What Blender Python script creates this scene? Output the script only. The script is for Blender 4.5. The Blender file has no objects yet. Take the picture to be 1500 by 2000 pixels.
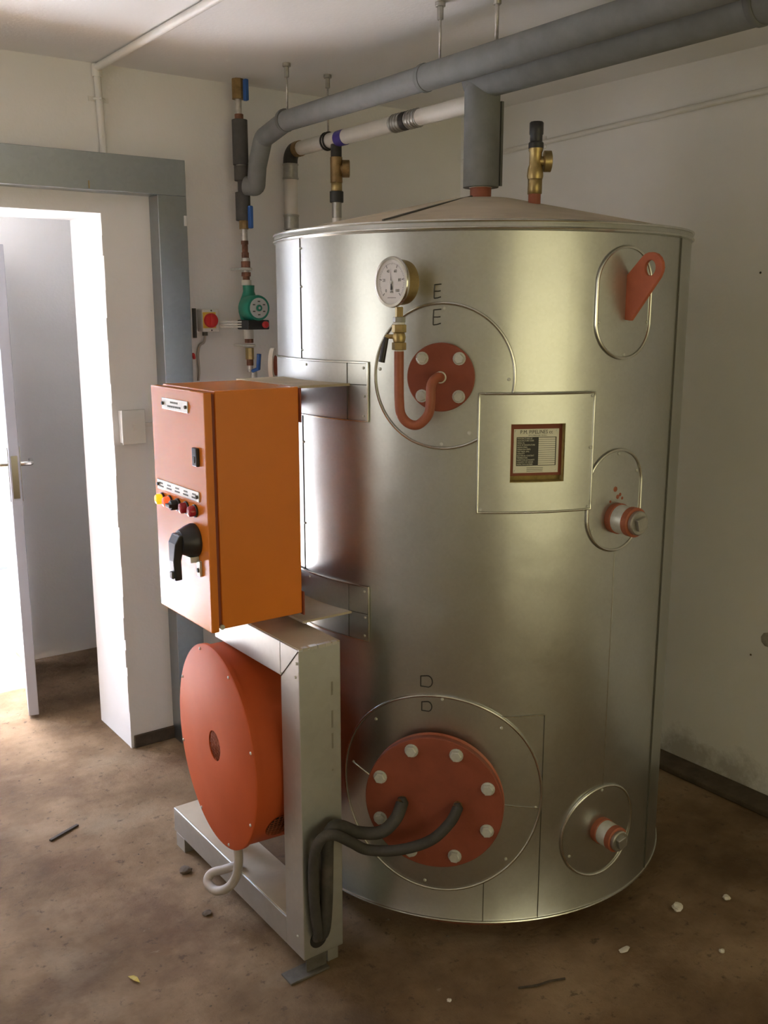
import bpy, bmesh, math, random
from mathutils import Vector, Matrix
random.seed(7)
PI = math.pi
S = bpy.context.scene
COL = S.collection

# ------------------------------------------------------------------ camera
# room axes: x along the doorway wall, y towards the doorway wall, z up
cam_d = bpy.data.cameras.new('camera')
cam = bpy.data.objects.new('camera', cam_d)
COL.objects.link(cam)
cam.location = (0, 0, 1.66)
cam.rotation_euler = (math.radians(90 - 11.7), 0, math.radians(-36))
cam_d.sensor_fit = 'VERTICAL'
cam_d.sensor_height = 36.0
cam_d.lens = 36.0 * 1900 / 2000
cam_d.clip_start = 0.05
S.camera = cam

# ------------------------------------------------------------------ world, sun, daylight, exposure
W = bpy.data.worlds.new('sky')
S.world = W
W.use_nodes = True
wn = W.node_tree.nodes
wl = W.node_tree.links
wn.clear()
w_out = wn.new('ShaderNodeOutputWorld')
w_bg = wn.new('ShaderNodeBackground')
w_sky = wn.new('ShaderNodeTexSky')
w_sky.sky_type = 'NISHITA'
w_sky.sun_disc = False
w_sky.sun_elevation = math.radians(74)
w_sky.sun_rotation = math.radians(10)
w_sky.dust_density = 3.0
w_bg.inputs['Strength'].default_value = 3.6
wl.new(w_sky.outputs[0], w_bg.inputs['Color'])
wl.new(w_bg.outputs[0], w_out.inputs['Surface'])

def light(name, kind, loc, rot, energy, color, **kw):
    d = bpy.data.lights.new(name, kind)
    d.energy = energy
    d.color = color
    for k, v in kw.items():
        setattr(d, k, v)
    o = bpy.data.objects.new(name, d)
    COL.objects.link(o)
    o.location = loc
    o.rotation_euler = rot
    return o

XL0 = -1.25
# high sun from behind the far wall: lights the yard beyond the outer door
light('sun', 'SUN', (0, 8, 8), (math.radians(-15), 0, math.radians(-8)), 66.0, (0.97, 0.97, 1.0), angle=0.01)
# daylight coming in at the window behind the photographer
light('window_daylight', 'AREA', (1.1, -2.54, 1.25), (math.radians(90), 0, 0), 16.5, (1.0, 0.90, 0.50),
      shape='RECTANGLE', size=2.9, size_y=1.85)
# daylight from the window in the side wall, out of frame to the left
light('side_window_daylight', 'AREA', (XL0+0.06, 2.45, 1.50), (0, math.radians(-90), 0), 6.2, (1.0, 0.96, 0.90),
      shape='RECTANGLE', size=1.0, size_y=1.1)
# sampling portal in the outer doorway (gives no light of its own)
pt = light('outer_door_portal', 'AREA', (0.60, 4.86, 1.0), (math.radians(-90), 0, 0), 1.0, (1, 1, 1),
           shape='RECTANGLE', size=1.24, size_y=2.0)
pt.data.cycles.is_portal = True

S.view_settings.view_transform = 'Standard'
S.view_settings.look = 'None'
S.view_settings.exposure = 0.74
S.view_settings.gamma = 1.0
S.view_settings.use_curve_mapping = False
S.cycles.use_denoising = True
S.cycles.max_bounces = 10
S.cycles.diffuse_bounces = 6
S.cycles.glossy_bounces = 5
S.cycles.sample_clamp_indirect = 60.0
S.cycles.caustics_reflective = True
S.cycles.caustics_refractive = False
S.cycles.blur_glossy = 0.5

# ------------------------------------------------------------------ materials
MATS = {}
def mat(name, col, rough=0.6, metal=0.0, var=0.0, scale=8.0, bump=0.0, bscale=60.0, rvar=0.0, detail=5.0,
        dust=None, dustamt=0.0, coat=0.0, emit=None, spec=None, stretch=None):
    if name in MATS:
        return MATS[name]
    m = bpy.data.materials.new(name)
    m.use_nodes = True
    n, l = m.node_tree.nodes, m.node_tree.links
    b = n['Principled BSDF']
    b.inputs['Base Color'].default_value = (*col, 1)
    b.inputs['Roughness'].default_value = rough
    b.inputs['Metallic'].default_value = metal
    if coat:
        b.inputs['Coat Weight'].default_value = coat
        b.inputs['Coat Roughness'].default_value = 0.12
    if spec is not None:
        b.inputs['Specular IOR Level'].default_value = spec
    if emit:
        b.inputs['Emission Color'].default_value = (*emit[:3], 1)
        b.inputs['Emission Strength'].default_value = emit[3]
    tc = n.new('ShaderNodeTexCoord')
    vec = tc.outputs['Object']
    if stretch:
        mp = n.new('ShaderNodeMapping')
        mp.inputs['Scale'].default_value = stretch
        l.new(vec, mp.inputs['Vector'])
        vec = mp.outputs[0]
    cur = None
    if var:
        t = n.new('ShaderNodeTexNoise')
        t.inputs['Scale'].default_value = scale
        t.inputs['Detail'].default_value = detail
        t.inputs['Roughness'].default_value = 0.6
        l.new(vec, t.inputs['Vector'])
        r = n.new('ShaderNodeValToRGB')
        r.color_ramp.elements[0].position = 0.3
        r.color_ramp.elements[1].position = 0.7
        r.color_ramp.elements[0].color = (*[max(0, c * (1 - var)) for c in col], 1)
        r.color_ramp.elements[1].color = (*[min(1, c * (1 + var)) for c in col], 1)
        l.new(t.outputs['Fac'], r.inputs['Fac'])
        cur = r.outputs[0]
        if rvar:
            mr = n.new('ShaderNodeMapRange')
            mr.inputs['To Min'].default_value = max(0.02, rough - rvar)
            mr.inputs['To Max'].default_value = min(1, rough + rvar)
            l.new(t.outputs['Fac'], mr.inputs['Value'])
            l.new(mr.outputs[0], b.inputs['Roughness'])
    if dust:
        t2 = n.new('ShaderNodeTexNoise')
        t2.inputs['Scale'].default_value = 5.0
        t2.inputs['Detail'].default_value = 8.0
        l.new(tc.outputs['Object'], t2.inputs['Vector'])
        r2 = n.new('ShaderNodeMapRange')
        r2.inputs['From Min'].default_value = 0.5 - dustamt
        r2.inputs['From Max'].default_value = 0.75
        l.new(t2.outputs['Fac'], r2.inputs['Value'])
        mx = n.new('ShaderNodeMixRGB')
        mx.inputs['Color1'].default_value = (*col, 1)
        mx.inputs['Color2'].default_value = (*dust, 1)
        l.new(r2.outputs[0], mx.inputs['Fac'])
        if cur:
            l.new(cur, mx.inputs['Color1'])
        cur = mx.outputs[0]
    if cur:
        l.new(cur, b.inputs['Base Color'])
    if bump:
        t3 = n.new('ShaderNodeTexNoise')
        t3.inputs['Scale'].default_value = bscale
        t3.inputs['Detail'].default_value = 6.0
        l.new(vec, t3.inputs['Vector'])
        bp = n.new('ShaderNodeBump')
        bp.inputs['Strength'].default_value = bump
        bp.inputs['Distance'].default_value = 0.01
        l.new(t3.outputs['Fac'], bp.inputs['Height'])
        l.new(bp.outputs[0], b.inputs['Normal'])
    MATS[name] = m
    return m

def galv(name, col, rough, spangle=0.06, scale=160.0, bump=0.02):
    """zinc-coated sheet: faint crystal spangle in colour and gloss, slight waviness"""
    m = bpy.data.materials.new(name)
    m.use_nodes = True
    n, l = m.node_tree.nodes, m.node_tree.links
    b = n['Principled BSDF']
    b.inputs['Metallic'].default_value = 1.0
    tc = n.new('ShaderNodeTexCoord')
    v = n.new('ShaderNodeTexVoronoi')
    v.inputs['Scale'].default_value = scale
    l.new(tc.outputs['Object'], v.inputs['Vector'])
    sep = n.new('ShaderNodeSeparateColor')
    l.new(v.outputs['Color'], sep.inputs[0])
    nz = n.new('ShaderNodeTexNoise')
    nz.inputs['Scale'].default_value = 4.0
    nz.inputs['Detail'].default_value = 9.0
    nz.inputs['Roughness'].default_value = 0.65
    l.new(tc.outputs['Object'], nz.inputs['Vector'])
    add = n.new('ShaderNodeMath')
    add.operation = 'MULTIPLY_ADD'
    add.inputs[1].default_value = 0.15
    l.new(sep.outputs[0], add.inputs[0])
    nzs = n.new('ShaderNodeMath')
    nzs.operation = 'MULTIPLY_ADD'
    nzs.inputs[1].default_value = 0.70
    nzs.inputs[2].default_value = 0.24
    l.new(nz.outputs['Fac'], nzs.inputs[0])
    l.new(nzs.outputs[0], add.inputs[2])
    r = n.new('ShaderNodeValToRGB')
    r.color_ramp.elements[0].position = 0.3
    r.color_ramp.elements[1].position = 1.0
    r.color_ramp.elements[0].color = (*[c * (1 - spangle * 2) for c in col], 1)
    r.color_ramp.elements[1].color = (*[min(1, c * (1 + spangle)) for c in col], 1)
    l.new(add.outputs[0], r.inputs['Fac'])
    l.new(r.outputs[0], b.inputs['Base Color'])
    mr = n.new('ShaderNodeMapRange')
    mr.inputs['From Min'].default_value = 0.3
    mr.inputs['From Max'].default_value = 1.0
    mr.inputs['To Min'].default_value = rough - 0.05
    mr.inputs['To Max'].default_value = rough + 0.05
    l.new(add.outputs[0], mr.inputs['Value'])
    l.new(mr.outputs[0], b.inputs['Roughness'])
    bn = n.new('ShaderNodeTexNoise')
    bn.inputs['Scale'].default_value = 6.0
    l.new(tc.outputs['Object'], bn.inputs['Vector'])
    bp = n.new('ShaderNodeBump')
    bp.inputs['Strength'].default_value = bump
    bp.inputs['Distance'].default_value = 0.05
    l.new(bn.outputs['Fac'], bp.inputs['Height'])
    l.new(bp.outputs[0], b.inputs['Normal'])
    MATS[name] = m
    return m

def wall_mat(name, col, stain=0.0):
    """painted plaster, faint roller texture, damp flaking marks low on the wall"""
    m = bpy.data.materials.new(name)
    m.use_nodes = True
    n, l = m.node_tree.nodes, m.node_tree.links
    b = n['Principled BSDF']
    b.inputs['Roughness'].default_value = 0.75
    tc = n.new('ShaderNodeTexCoord')
    t = n.new('ShaderNodeTexNoise')
    t.inputs['Scale'].default_value = 2.5
    t.inputs['Detail'].default_value = 8
    l.new(tc.outputs['Object'], t.inputs['Vector'])
    r = n.new('ShaderNodeValToRGB')
    r.color_ramp.elements[0].position = 0.3
    r.color_ramp.elements[1].position = 0.75
    r.color_ramp.elements[0].color = (*[c * 0.95 for c in col], 1)
    r.color_ramp.elements[1].color = (*[c * 1.03 for c in col], 1)
    l.new(t.outputs['Fac'], r.inputs['Fac'])
    cur = r.outputs[0]
    if stain:
        sp = n.new('ShaderNodeSeparateXYZ')
        l.new(tc.outputs['Object'], sp.inputs[0])
        h = n.new('ShaderNodeMapRange')
        h.inputs['From Min'].default_value = 0.34
        h.inputs['From Max'].default_value = 0.06
        l.new(sp.outputs['Z'], h.inputs['Value'])
        t2 = n.new('ShaderNodeTexNoise')
        t2.inputs['Scale'].default_value = 7
        t2.inputs['Detail'].default_value = 10
        t2.inputs['Roughness'].default_value = 0.7
        l.new(tc.outputs['Object'], t2.inputs['Vector'])
        mu = n.new('ShaderNodeMath')
        mu.operation = 'MULTIPLY'
        l.new(h.outputs[0], mu.inputs[0])
        l.new(t2.outputs['Fac'], mu.inputs[1])
        r2 = n.new('ShaderNodeMapRange')
        r2.inputs['From Min'].default_value = 0.38
        r2.inputs['From Max'].default_value = 0.56
        r2.inputs['To Max'].default_value = stain
        l.new(mu.outputs[0], r2.inputs['Value'])
        mx = n.new('ShaderNodeMixRGB')
        mx.inputs['Color2'].default_value = (0.17, 0.13, 0.09, 1)
        l.new(r2.outputs[0], mx.inputs['Fac'])
        l.new(cur, mx.inputs['Color1'])
        cur = mx.outputs[0]
    l.new(cur, b.inputs['Base Color'])
    t3 = n.new('ShaderNodeTexNoise')
    t3.inputs['Scale'].default_value = 90
    t3.inputs['Detail'].default_value = 4
    l.new(tc.outputs['Object'], t3.inputs['Vector'])
    bp = n.new('ShaderNodeBump')
    bp.inputs['Strength'].default_value = 0.08
    bp.inputs['Distance'].default_value = 0.01
    l.new(t3.outputs['Fac'], bp.inputs['Height'])
    l.new(bp.outputs[0], b.inputs['Normal'])
    MATS[name] = m
    return m

def floor_mat():
    """dusty worn concrete screed with pale scuffs, rusty and dark damp patches"""
    m = bpy.data.materials.new('screed')
    m.use_nodes = True
    n, l = m.node_tree.nodes, m.node_tree.links
    b = n['Principled BSDF']
    b.inputs['Roughness'].default_value = 0.85
    b.inputs['Specular IOR Level'].default_value = 0.2
    tc = n.new('ShaderNodeTexCoord')
    def noise(sc, det, ro=0.6, off=(0, 0, 0), st=(1, 1, 1)):
        mp = n.new('ShaderNodeMapping')
        mp.inputs['Location'].default_value = off
        mp.inputs['Scale'].default_value = st
        l.new(tc.outputs['Object'], mp.inputs['Vector'])
        t = n.new('ShaderNodeTexNoise')
        t.inputs['Scale'].default_value = sc
        t.inputs['Detail'].default_value = det
        t.inputs['Roughness'].default_value = ro
        l.new(mp.outputs[0], t.inputs['Vector'])
        return t.outputs['Fac']
    r = n.new('ShaderNodeValToRGB')
    els = r.color_ramp.elements
    els[0].position, els[1].position = 0.34, 0.68
    els[0].color = (0.1146, 0.0704, 0.0364, 1)
    els[1].color = (0.3387, 0.2347, 0.1427, 1)
    e = els.new(0.5)
    e.color = (0.2100, 0.1366, 0.0759, 1)
    l.new(noise(2.2, 10, 0.62), r.inputs['Fac'])
    cur = r.outputs[0]
    def blend(fac, lo, hi, c, amt):
        nonlocal cur
        mr = n.new('ShaderNodeMapRange')
        mr.inputs['From Min'].default_value = lo
        mr.inputs['From Max'].default_value = hi
        mr.inputs['To Max'].default_value = amt
        l.new(fac, mr.inputs['Value'])
        mx = n.new('ShaderNodeMixRGB')
        mx.inputs['Color2'].default_value = (*c, 1)
        l.new(mr.outputs[0], mx.inputs['Fac'])
        l.new(cur, mx.inputs['Color1'])
        cur = mx.outputs[0]
    blend(noise(3.1, 6, 0.55, (4, 2, 0)), 0.57, 0.72, (0.320, 0.244, 0.160), 0.6)
    blend(noise(1.3, 5, 0.6, (9, 5, 0)), 0.55, 0.7, (0.13, 0.06, 0.03), 0.5)
    blend(noise(26, 4, 0.7, (1, 7, 0)), 0.60, 0.68, (0.07, 0.05, 0.035), 0.65)
    blend(noise(14, 10, 0.75, (6, 1, 0), (1, 1.7, 1)), 0.56, 0.70, (0.10, 0.072, 0.05), 0.6)
    blend(noise(0.9, 8, 0.7, (2.2, 8, 0)), 0.54, 0.66, (0.09, 0.05, 0.032), 0.6)
    blend(noise(9, 8, 0.7, (3, 3, 0), (1, 2.2, 1)), 0.66, 0.72, (0.400, 0.320, 0.224), 0.4)
    l.new(cur, b.inputs['Base Color'])
    bp = n.new('ShaderNodeBump')
    bp.inputs['Strength'].default_value = 0.7
    bp.inputs['Distance'].default_value = 0.018
    l.new(noise(11, 12, 0.65), bp.inputs['Height'])
    l.new(bp.outputs[0], b.inputs['Normal'])
    MATS['screed'] = m
    return m

M_WALL = wall_mat('wall_paint', (0.82, 0.81, 0.79))
M_WALLR = wall_mat('wall_paint_damp', (0.82, 0.81, 0.79), 0.5)
M_CEIL = wall_mat('ceiling_paint', (0.80, 0.79, 0.775))
M_FLOOR = floor_mat()
M_GROUND = mat('yard_concrete', (0.60, 0.60, 0.61), 0.9, var=0.1, scale=3)
M_ADDWALL = mat('added_dark_wall', (0.13, 0.125, 0.12), 0.95, var=0.15, scale=6)  # dark tone for the added wall, keeps the box reflection dim
M_PANE = mat('opaque_sky_block', (0.55, 0.50, 0.30), 0.35, var=0.05, scale=20)  # opaque, added to keep the sky out; area lamps light the room
M_FOOT = mat('dirty_steel', (0.13, 0.115, 0.095), 0.7, 0.4, var=0.35, scale=25, bump=0.3, bscale=40)
M_CONC2 = mat('bare_plaster', (0.36, 0.34, 0.30), 0.9, var=0.3, scale=40, bump=0.4, bscale=60)
M_STRIP = mat('dark_strip', (0.085, 0.062, 0.042), 0.85, var=0.4, scale=14, bump=0.3, bscale=40)
M_GALV = galv('galvanised_tank', (0.54, 0.55, 0.525), 0.32, 0.075, 150.0, 0.04)
M_GALV2 = galv('galvanised_panel', (0.54, 0.55, 0.525), 0.34, 0.075, 150.0, 0.04)
M_GALVF = galv('galvanised_frame', (0.60, 0.61, 0.59), 0.5, 0.08, 60)
M_GALVT = galv('galvanised_trunking', (0.38, 0.41, 0.43), 0.36, 0.08, 70)
M_BEAD = mat('rolled_bead', (0.62, 0.62, 0.58), 0.27, 1.0, var=0.08, scale=30)
M_DUST = mat('dusty_sheet', (0.48, 0.41, 0.30), 0.8, 0.0, var=0.12, scale=9, dust=(0.58, 0.50, 0.38), dustamt=0.05)
M_SEAM = mat('seam_line', (0.12, 0.115, 0.10), 0.5, 0.6, var=0.1)
M_ORANGE = mat('orange_paint', (0.72, 0.205, 0.022), 0.24, var=0.04, scale=5, bump=0.03, bscale=350, spec=0.5)
M_ORANGE_F = mat('orange_fan_paint', (0.50, 0.092, 0.024), 0.6, var=0.06, scale=6, bump=0.02, bscale=300, spec=0.15)
M_REDOX = mat('red_oxide_primer', (0.25, 0.058, 0.026), 0.6, var=0.14, scale=14, bump=0.05, bscale=120)
M_REDPIPE = mat('red_oxide_pipe', (0.33, 0.095, 0.045), 0.5, var=0.12, scale=30)
M_REDLUG = mat('red_lug_paint', (0.46, 0.115, 0.05), 0.5, var=0.1, scale=25)
M_ZINC = mat('zinc_bolt', (0.60, 0.61, 0.575), 0.42, 0.35, var=0.1, scale=60)
M_BRASS = mat('brass', (0.42, 0.315, 0.14), 0.36, 0.85, var=0.15, scale=40)
M_BRASSD = mat('tarnished_brass', (0.30, 0.20, 0.09), 0.5, 0.7, var=0.3, scale=40)
M_CHROME = mat('polished_steel', (0.78, 0.76, 0.72), 0.16, 1.0, var=0.04, scale=40)
M_BLACK = mat('black_plastic', (0.025, 0.024, 0.027), 0.42, var=0.2, scale=30)
M_RUBBER = mat('dusty_black_rubber', (0.05, 0.044, 0.038), 0.75, var=0.3, scale=20, dust=(0.16, 0.13, 0.10), dustamt=0.0)
M_INSUL = mat('grey_pipe_foam', (0.20, 0.205, 0.205), 0.8, var=0.1, scale=20, bump=0.05, bscale=120)
M_INSULD = mat('dark_pipe_foam', (0.085, 0.080, 0.076), 0.85, var=0.15, scale=25, bump=0.06, bscale=150)
M_CUFF = mat('grey_tape', (0.16, 0.165, 0.165), 0.7, var=0.1)
M_PVC = mat('white_pvc', (0.70, 0.665, 0.60), 0.45, var=0.05, scale=10, dust=(0.50, 0.44, 0.36), dustamt=-0.05)
M_STEELC = mat('steel_coupling', (0.42, 0.41, 0.38), 0.4, 0.85, var=0.15, scale=40)
M_DARKFIT = mat('dark_fitting', (0.045, 0.042, 0.038), 0.6, 0.2, var=0.3, scale=30)
M_RUST = mat('rusty_fitting', (0.23, 0.105, 0.065), 0.7, 0.25, var=0.5, scale=45, dust=(0.50, 0.47, 0.43), dustamt=-0.08)
M_STEELN = mat('steel_nipple', (0.55, 0.52, 0.49), 0.4, 0.7, var=0.25, scale=60)
M_BLUE = mat('blue_handle', (0.03, 0.11, 0.36), 0.45, var=0.1)
M_BLUETAPE = mat('blue_tape', (0.07, 0.05, 0.30), 0.45, var=0.1)
M_GREEN = mat('green_enamel', (0.02, 0.235, 0.155), 0.4, var=0.12, scale=20)
M_DIAL = mat('grey_dial', (0.52, 0.52, 0.50), 0.5, var=0.03)
M_WHITEP = mat('white_plastic', (0.72, 0.70, 0.65), 0.4, var=0.03)
M_YELLOWP = mat('yellow_plastic', (0.78, 0.55, 0.08), 0.4, var=0.03)
M_REDP = mat('red_plastic', (0.55, 0.03, 0.03), 0.35, var=0.05)
M_PLATE = mat('engraved_plate', (0.62, 0.60, 0.55), 0.35, 0.5, var=0.05, scale=30)
M_PAPER = mat('name_plate', (0.60, 0.585, 0.50), 0.4, 0.2, var=0.04, scale=30)
M_INK = mat('black_print', (0.018, 0.017, 0.016), 0.5, var=0.1)
M_MARK = mat('marker_ink', (0.03, 0.03, 0.03), 0.5, var=0.1)
M_FOAM = mat('yellow_insulation', (0.40, 0.30, 0.10), 0.9, var=0.25, scale=50, bump=0.3, bscale=80)
M_GAUGEF = mat('dial_face', (0.68, 0.65, 0.63), 0.4, var=0.02)
M_LAMPY = mat('lit_amber_lens', (0.95, 0.45, 0.02), 0.2, emit=(1.0, 0.38, 0.01, 0.8))
M_LAMPR = mat('lit_red_lens', (0.85, 0.06, 0.03), 0.2, emit=(1.0, 0.10, 0.02, 0.7))
M_LAMPOFF = mat('unlit_red_lens', (0.42, 0.02, 0.035), 0.18, var=0.05)
M_DOOR = mat('door_paint', (0.42, 0.42, 0.46), 0.5, var=0.04, scale=4)
M_CABLEW = mat('grey_pvc_conduit', (0.42, 0.37, 0.32), 0.5, var=0.08, scale=30)
M_COND = mat('painted_conduit', (0.74, 0.72, 0.68), 0.5, var=0.04)
M_MESH = mat('dark_mesh_wire', (0.34, 0.09, 0.035), 0.5, 0.3, var=0.2)
M_VOID = mat('fan_interior', (0.02, 0.015, 0.012), 0.8, var=0.2)
M_PEB = mat('white_chip', (0.70, 0.66, 0.58), 0.8, var=0.1, scale=60)
M_WOOD = mat('dark_twig', (0.055, 0.038, 0.025), 0.8, var=0.3, scale=60)
M_LEAF = mat('dry_leaf', (0.45, 0.34, 0.06), 0.7, var=0.2, scale=60)
M_CONC = mat('mortar_lump', (0.13, 0.095, 0.065), 0.9, var=0.35, scale=30, bump=0.5, bscale=60)
M_GLASS = mat('window_frame_paint', (0.6, 0.58, 0.55), 0.5, var=0.03)

# ------------------------------------------------------------------ geometry helpers
ORG = {}
def tag(o, label=None, cat=None, group=None, kind=None):
    if label: o['label'] = label
    if cat: o['category'] = cat
    if group: o['group'] = group
    if kind: o['kind'] = kind
    return o

def thing(name, label, cat, loc, group=None):
    o = bpy.data.objects.new(name, None)
    o.empty_display_size = 0.05
    COL.objects.link(o)
    o.location = loc
    ORG[o] = Vector(loc)
    return tag(o, label, cat, group)

class G:
    """collects shapes in world coordinates; build() links them as one mesh object"""
    def __init__(self):
        self.v, self.f, self.s = [], [], []
    def add(self, v, f, smooth=True):
        b = len(self.v)
        self.v += [tuple(p) for p in v]
        self.f += [tuple(i + b for i in q) for q in f]
        self.s += [smooth] * len(f)
        return self
    def box(self, a, b, M=None):
        x0, y0, z0 = a; x1, y1, z1 = b
        v = [Vector(p) for p in ((x0,y0,z0),(x1,y0,z0),(x1,y1,z0),(x0,y1,z0),(x0,y0,z1),(x1,y0,z1),(x1,y1,z1),(x0,y1,z1))]
        if M: v = [M @ p for p in v]
        return self.add(v, [(0,3,2,1),(4,5,6,7),(0,1,5,4),(1,2,6,5),(2,3,7,6),(3,0,4,7)], False)
    def tube(self, pts, r, seg=16, closed=False, caps=True, smooth=True):
        P = [Vector(p) for p in pts]
        n = len(P)
        rs = r if isinstance(r, (list, tuple)) else [r] * n
        T = []
        for i in range(n):
            if closed: t = P[(i+1) % n] - P[i-1]
            elif i == 0: t = P[1] - P[0]
            elif i == n-1: t = P[-1] - P[-2]
            else: t = (P[i+1]-P[i]).normalized() + (P[i]-P[i-1]).normalized()
            T.append(t.normalized())
        up = Vector((0,0,1)) if abs(T[0].z) < 0.9 else Vector((1,0,0))
        N = (up - T[0]*up.dot(T[0])).normalized()
        v = []
        for i in range(n):
            N = (N - T[i]*N.dot(T[i])).normalized()
            B = T[i].cross(N)
            # mitre: keep the section round across a bend
            for k in range(seg):
                a = 2*PI*k/seg
                v.append(P[i] + (N*math.cos(a) + B*math.sin(a))*rs[i])
        f = []
        m = n if closed else n-1
        for i in range(m):
            j = (i+1) % n
            for k in range(seg):
                k2 = (k+1) % seg
                f.append((i*seg+k, i*seg+k2, j*seg+k2, j*seg+k))
        self.add(v, f, smooth)
        if caps and not closed:
            b = len(self.v) - len(v)
            self.f.append(tuple(b+k for k in reversed(range(seg)))); self.s.append(False)
            self.f.append(tuple(b+(n-1)*seg+k for k in range(seg))); self.s.append(False)
        return self
    def lathe(self, prof, org, axis, seg=24, smooth=True, phase=0.0, cap=True):
        """prof: (radius, distance along axis)"""
        A = Vector(axis).normalized()
        up = Vector((0,0,1)) if abs(A.z) < 0.9 else Vector((1,0,0))
        U = (up - A*up.dot(A)).normalized()
        V = A.cross(U)
        O = Vector(org)
        v, f = [], []
        for r, h in prof:
            for k in range(seg):
                a = 2*PI*k/seg + phase
                v.append(O + A*h + (U*math.cos(a) + V*math.sin(a))*r)
        for i in range(len(prof)-1):
            for k in range(seg):
                k2 = (k+1) % seg
                f.append((i*seg+k, i*seg+k2, (i+1)*seg+k2, (i+1)*seg+k))
        b = len(self.v)
        self.add(v, f, smooth)
        if cap:
            self.f.append(tuple(b+k for k in reversed(range(seg)))); self.s.append(False)
            self.f.append(tuple(b+(len(prof)-1)*seg+k for k in range(seg))); self.s.append(False)
        return self
    def build(self, name, m, parent=None, bevel=0.0, label=None, auto=None):
        org = ORG[parent] if parent is not None else Vector((0,0,0))
        me = bpy.data.meshes.new(name)
        me.from_pydata([tuple(Vector(p)-org) for p in self.v], [], self.f)
        me.polygons.foreach_set('use_smooth', self.s)
        me.materials.append(m)
        me.update()
        bm = bmesh.new(); bm.from_mesh(me)
        bmesh.ops.recalc_face_normals(bm, faces=bm.faces)
        # keep hard corners hard under smooth shading
        for e in bm.edges:
            if len(e.link_faces) == 2 and e.calc_face_angle(0) > 0.7: e.smooth = False
        bm.to_mesh(me); bm.free()
        o = bpy.data.objects.new(name, me)
        COL.objects.link(o)
        if parent is not None:
            o.parent = parent
        ORG[o] = org
        if bevel:
            md = o.modifiers.new('edge', 'BEVEL')
            md.width = bevel; md.segments = 2; md.limit_method = 'ANGLE'
        if label: o['label'] = label
        return o

def box(name, a, b, m, parent=None, bevel=0.0, M=None, label=None):
    return G().box(a, b, M).build(name, m, parent, bevel, label)
def solo(name, g, m, label, cat, group=None, kind=None, bevel=0.0):
    """a thing that is one mesh: origin at its lowest point"""
    lo = min(p[2] for p in g.v)
    cx = sum(p[0] for p in g.v)/len(g.v); cy = sum(p[1] for p in g.v)/len(g.v)
    org = Vector((cx, cy, lo))
    g.v = [tuple(Vector(p)-org) for p in g.v]
    o = g.build(name, m, None, bevel)
    o.location = org
    ORG[o] = org
    return tag(o, label, cat, group, kind)
def struct(name, g, m, parent=None, bevel=0.0):
    o = g.build(name, m, parent, bevel)
    if parent is None: o['kind'] = 'structure'
    return o
def frame_mat(p, n):
    """x right, y up as seen from outside, z out"""
    n = Vector(n).normalized(); zz = Vector((0,0,1))
    r = zz.cross(n).normalized(); u = n.cross(r)
    M = Matrix.Identity(4)
    for i in range(3):
        M[i][0], M[i][1], M[i][2], M[i][3] = r[i], u[i], n[i], p[i]
    return M
def text(name, s, size, M, m, parent, depth=0.0006, align='CENTER', sx=1.0):
    c = bpy.data.curves.new(name, 'FONT')
    c.body = s; c.size = size; c.align_x = align; c.align_y = 'CENTER'; c.extrude = depth; c.resolution_u = 2
    t = bpy.data.objects.new(name, c); COL.objects.link(t)
    dg = bpy.context.evaluated_depsgraph_get()
    me = bpy.data.meshes.new_from_object(t.evaluated_get(dg))
    bpy.data.objects.remove(t); bpy.data.curves.remove(c)
    org = ORG[parent]
    me.transform(Matrix.Translation(-org) @ M @ Matrix.Scale(sx, 4, (1,0,0)))
    me.materials.clear(); me.materials.append(m)
    o = bpy.data.objects.new(name, me); COL.objects.link(o)
    o.parent = parent; ORG[o] = org
    return o
def arc(c, u, v, r, a0, a1, n):
    c, u, v = Vector(c), Vector(u), Vector(v)
    return [c + (u*math.cos(a0+(a1-a0)*i/n) + v*math.sin(a0+(a1-a0)*i/n))*r for i in range(n+1)]
def smooth_path(P, n=10):
    """Catmull-Rom through P"""
    P = [Vector(p) for p in P]
    Q = [P[0]*2-P[1]] + P + [P[-1]*2-P[-2]]
    out = []
    for i in range(1, len(Q)-2):
        a, b, c, d = Q[i-1], Q[i], Q[i+1], Q[i+2]
        for k in range(n):
            t = k/n
            out.append(0.5*((2*b)+(c-a)*t+(2*a-5*b+4*c-d)*t*t+(3*b-a-3*c+d)*t**3))
    out.append(P[-1])
    return out
def hexbolt(name, p, n, r, m, parent, washer=True, phase=0.2):
    g = G()
    if washer: g.lathe([(r*1.22, -0.001), (r*1.22, 0.002)], p, n, 16)
    g.lathe([(r, 0.001), (r, r*0.75), (r*0.86, r*0.9)], p, n, 6, False, phase)
    return g.build(name, m, parent)
def screw(p, n, parent, r=0.0042):
    return G().lathe([(r, -0.001), (r, 0.0012), (r*0.6, 0.0028)], p, n, 8).build('screw', M_ZINC, parent)

# ------------------------------------------------------------------ room shell
XL, XR, YB, YF, ZC = -1.25, 2.89, 3.41, -2.6, 2.474
struct('floor', G().box((XL-0.3, YF-0.3, -0.12), (XR+0.3, 4.82, 0.0)), M_FLOOR)
struct('ceiling', G().box((XL-0.3, YF-0.3, ZC), (XR+0.3, 4.9, ZC+0.2)), M_CEIL)
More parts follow.
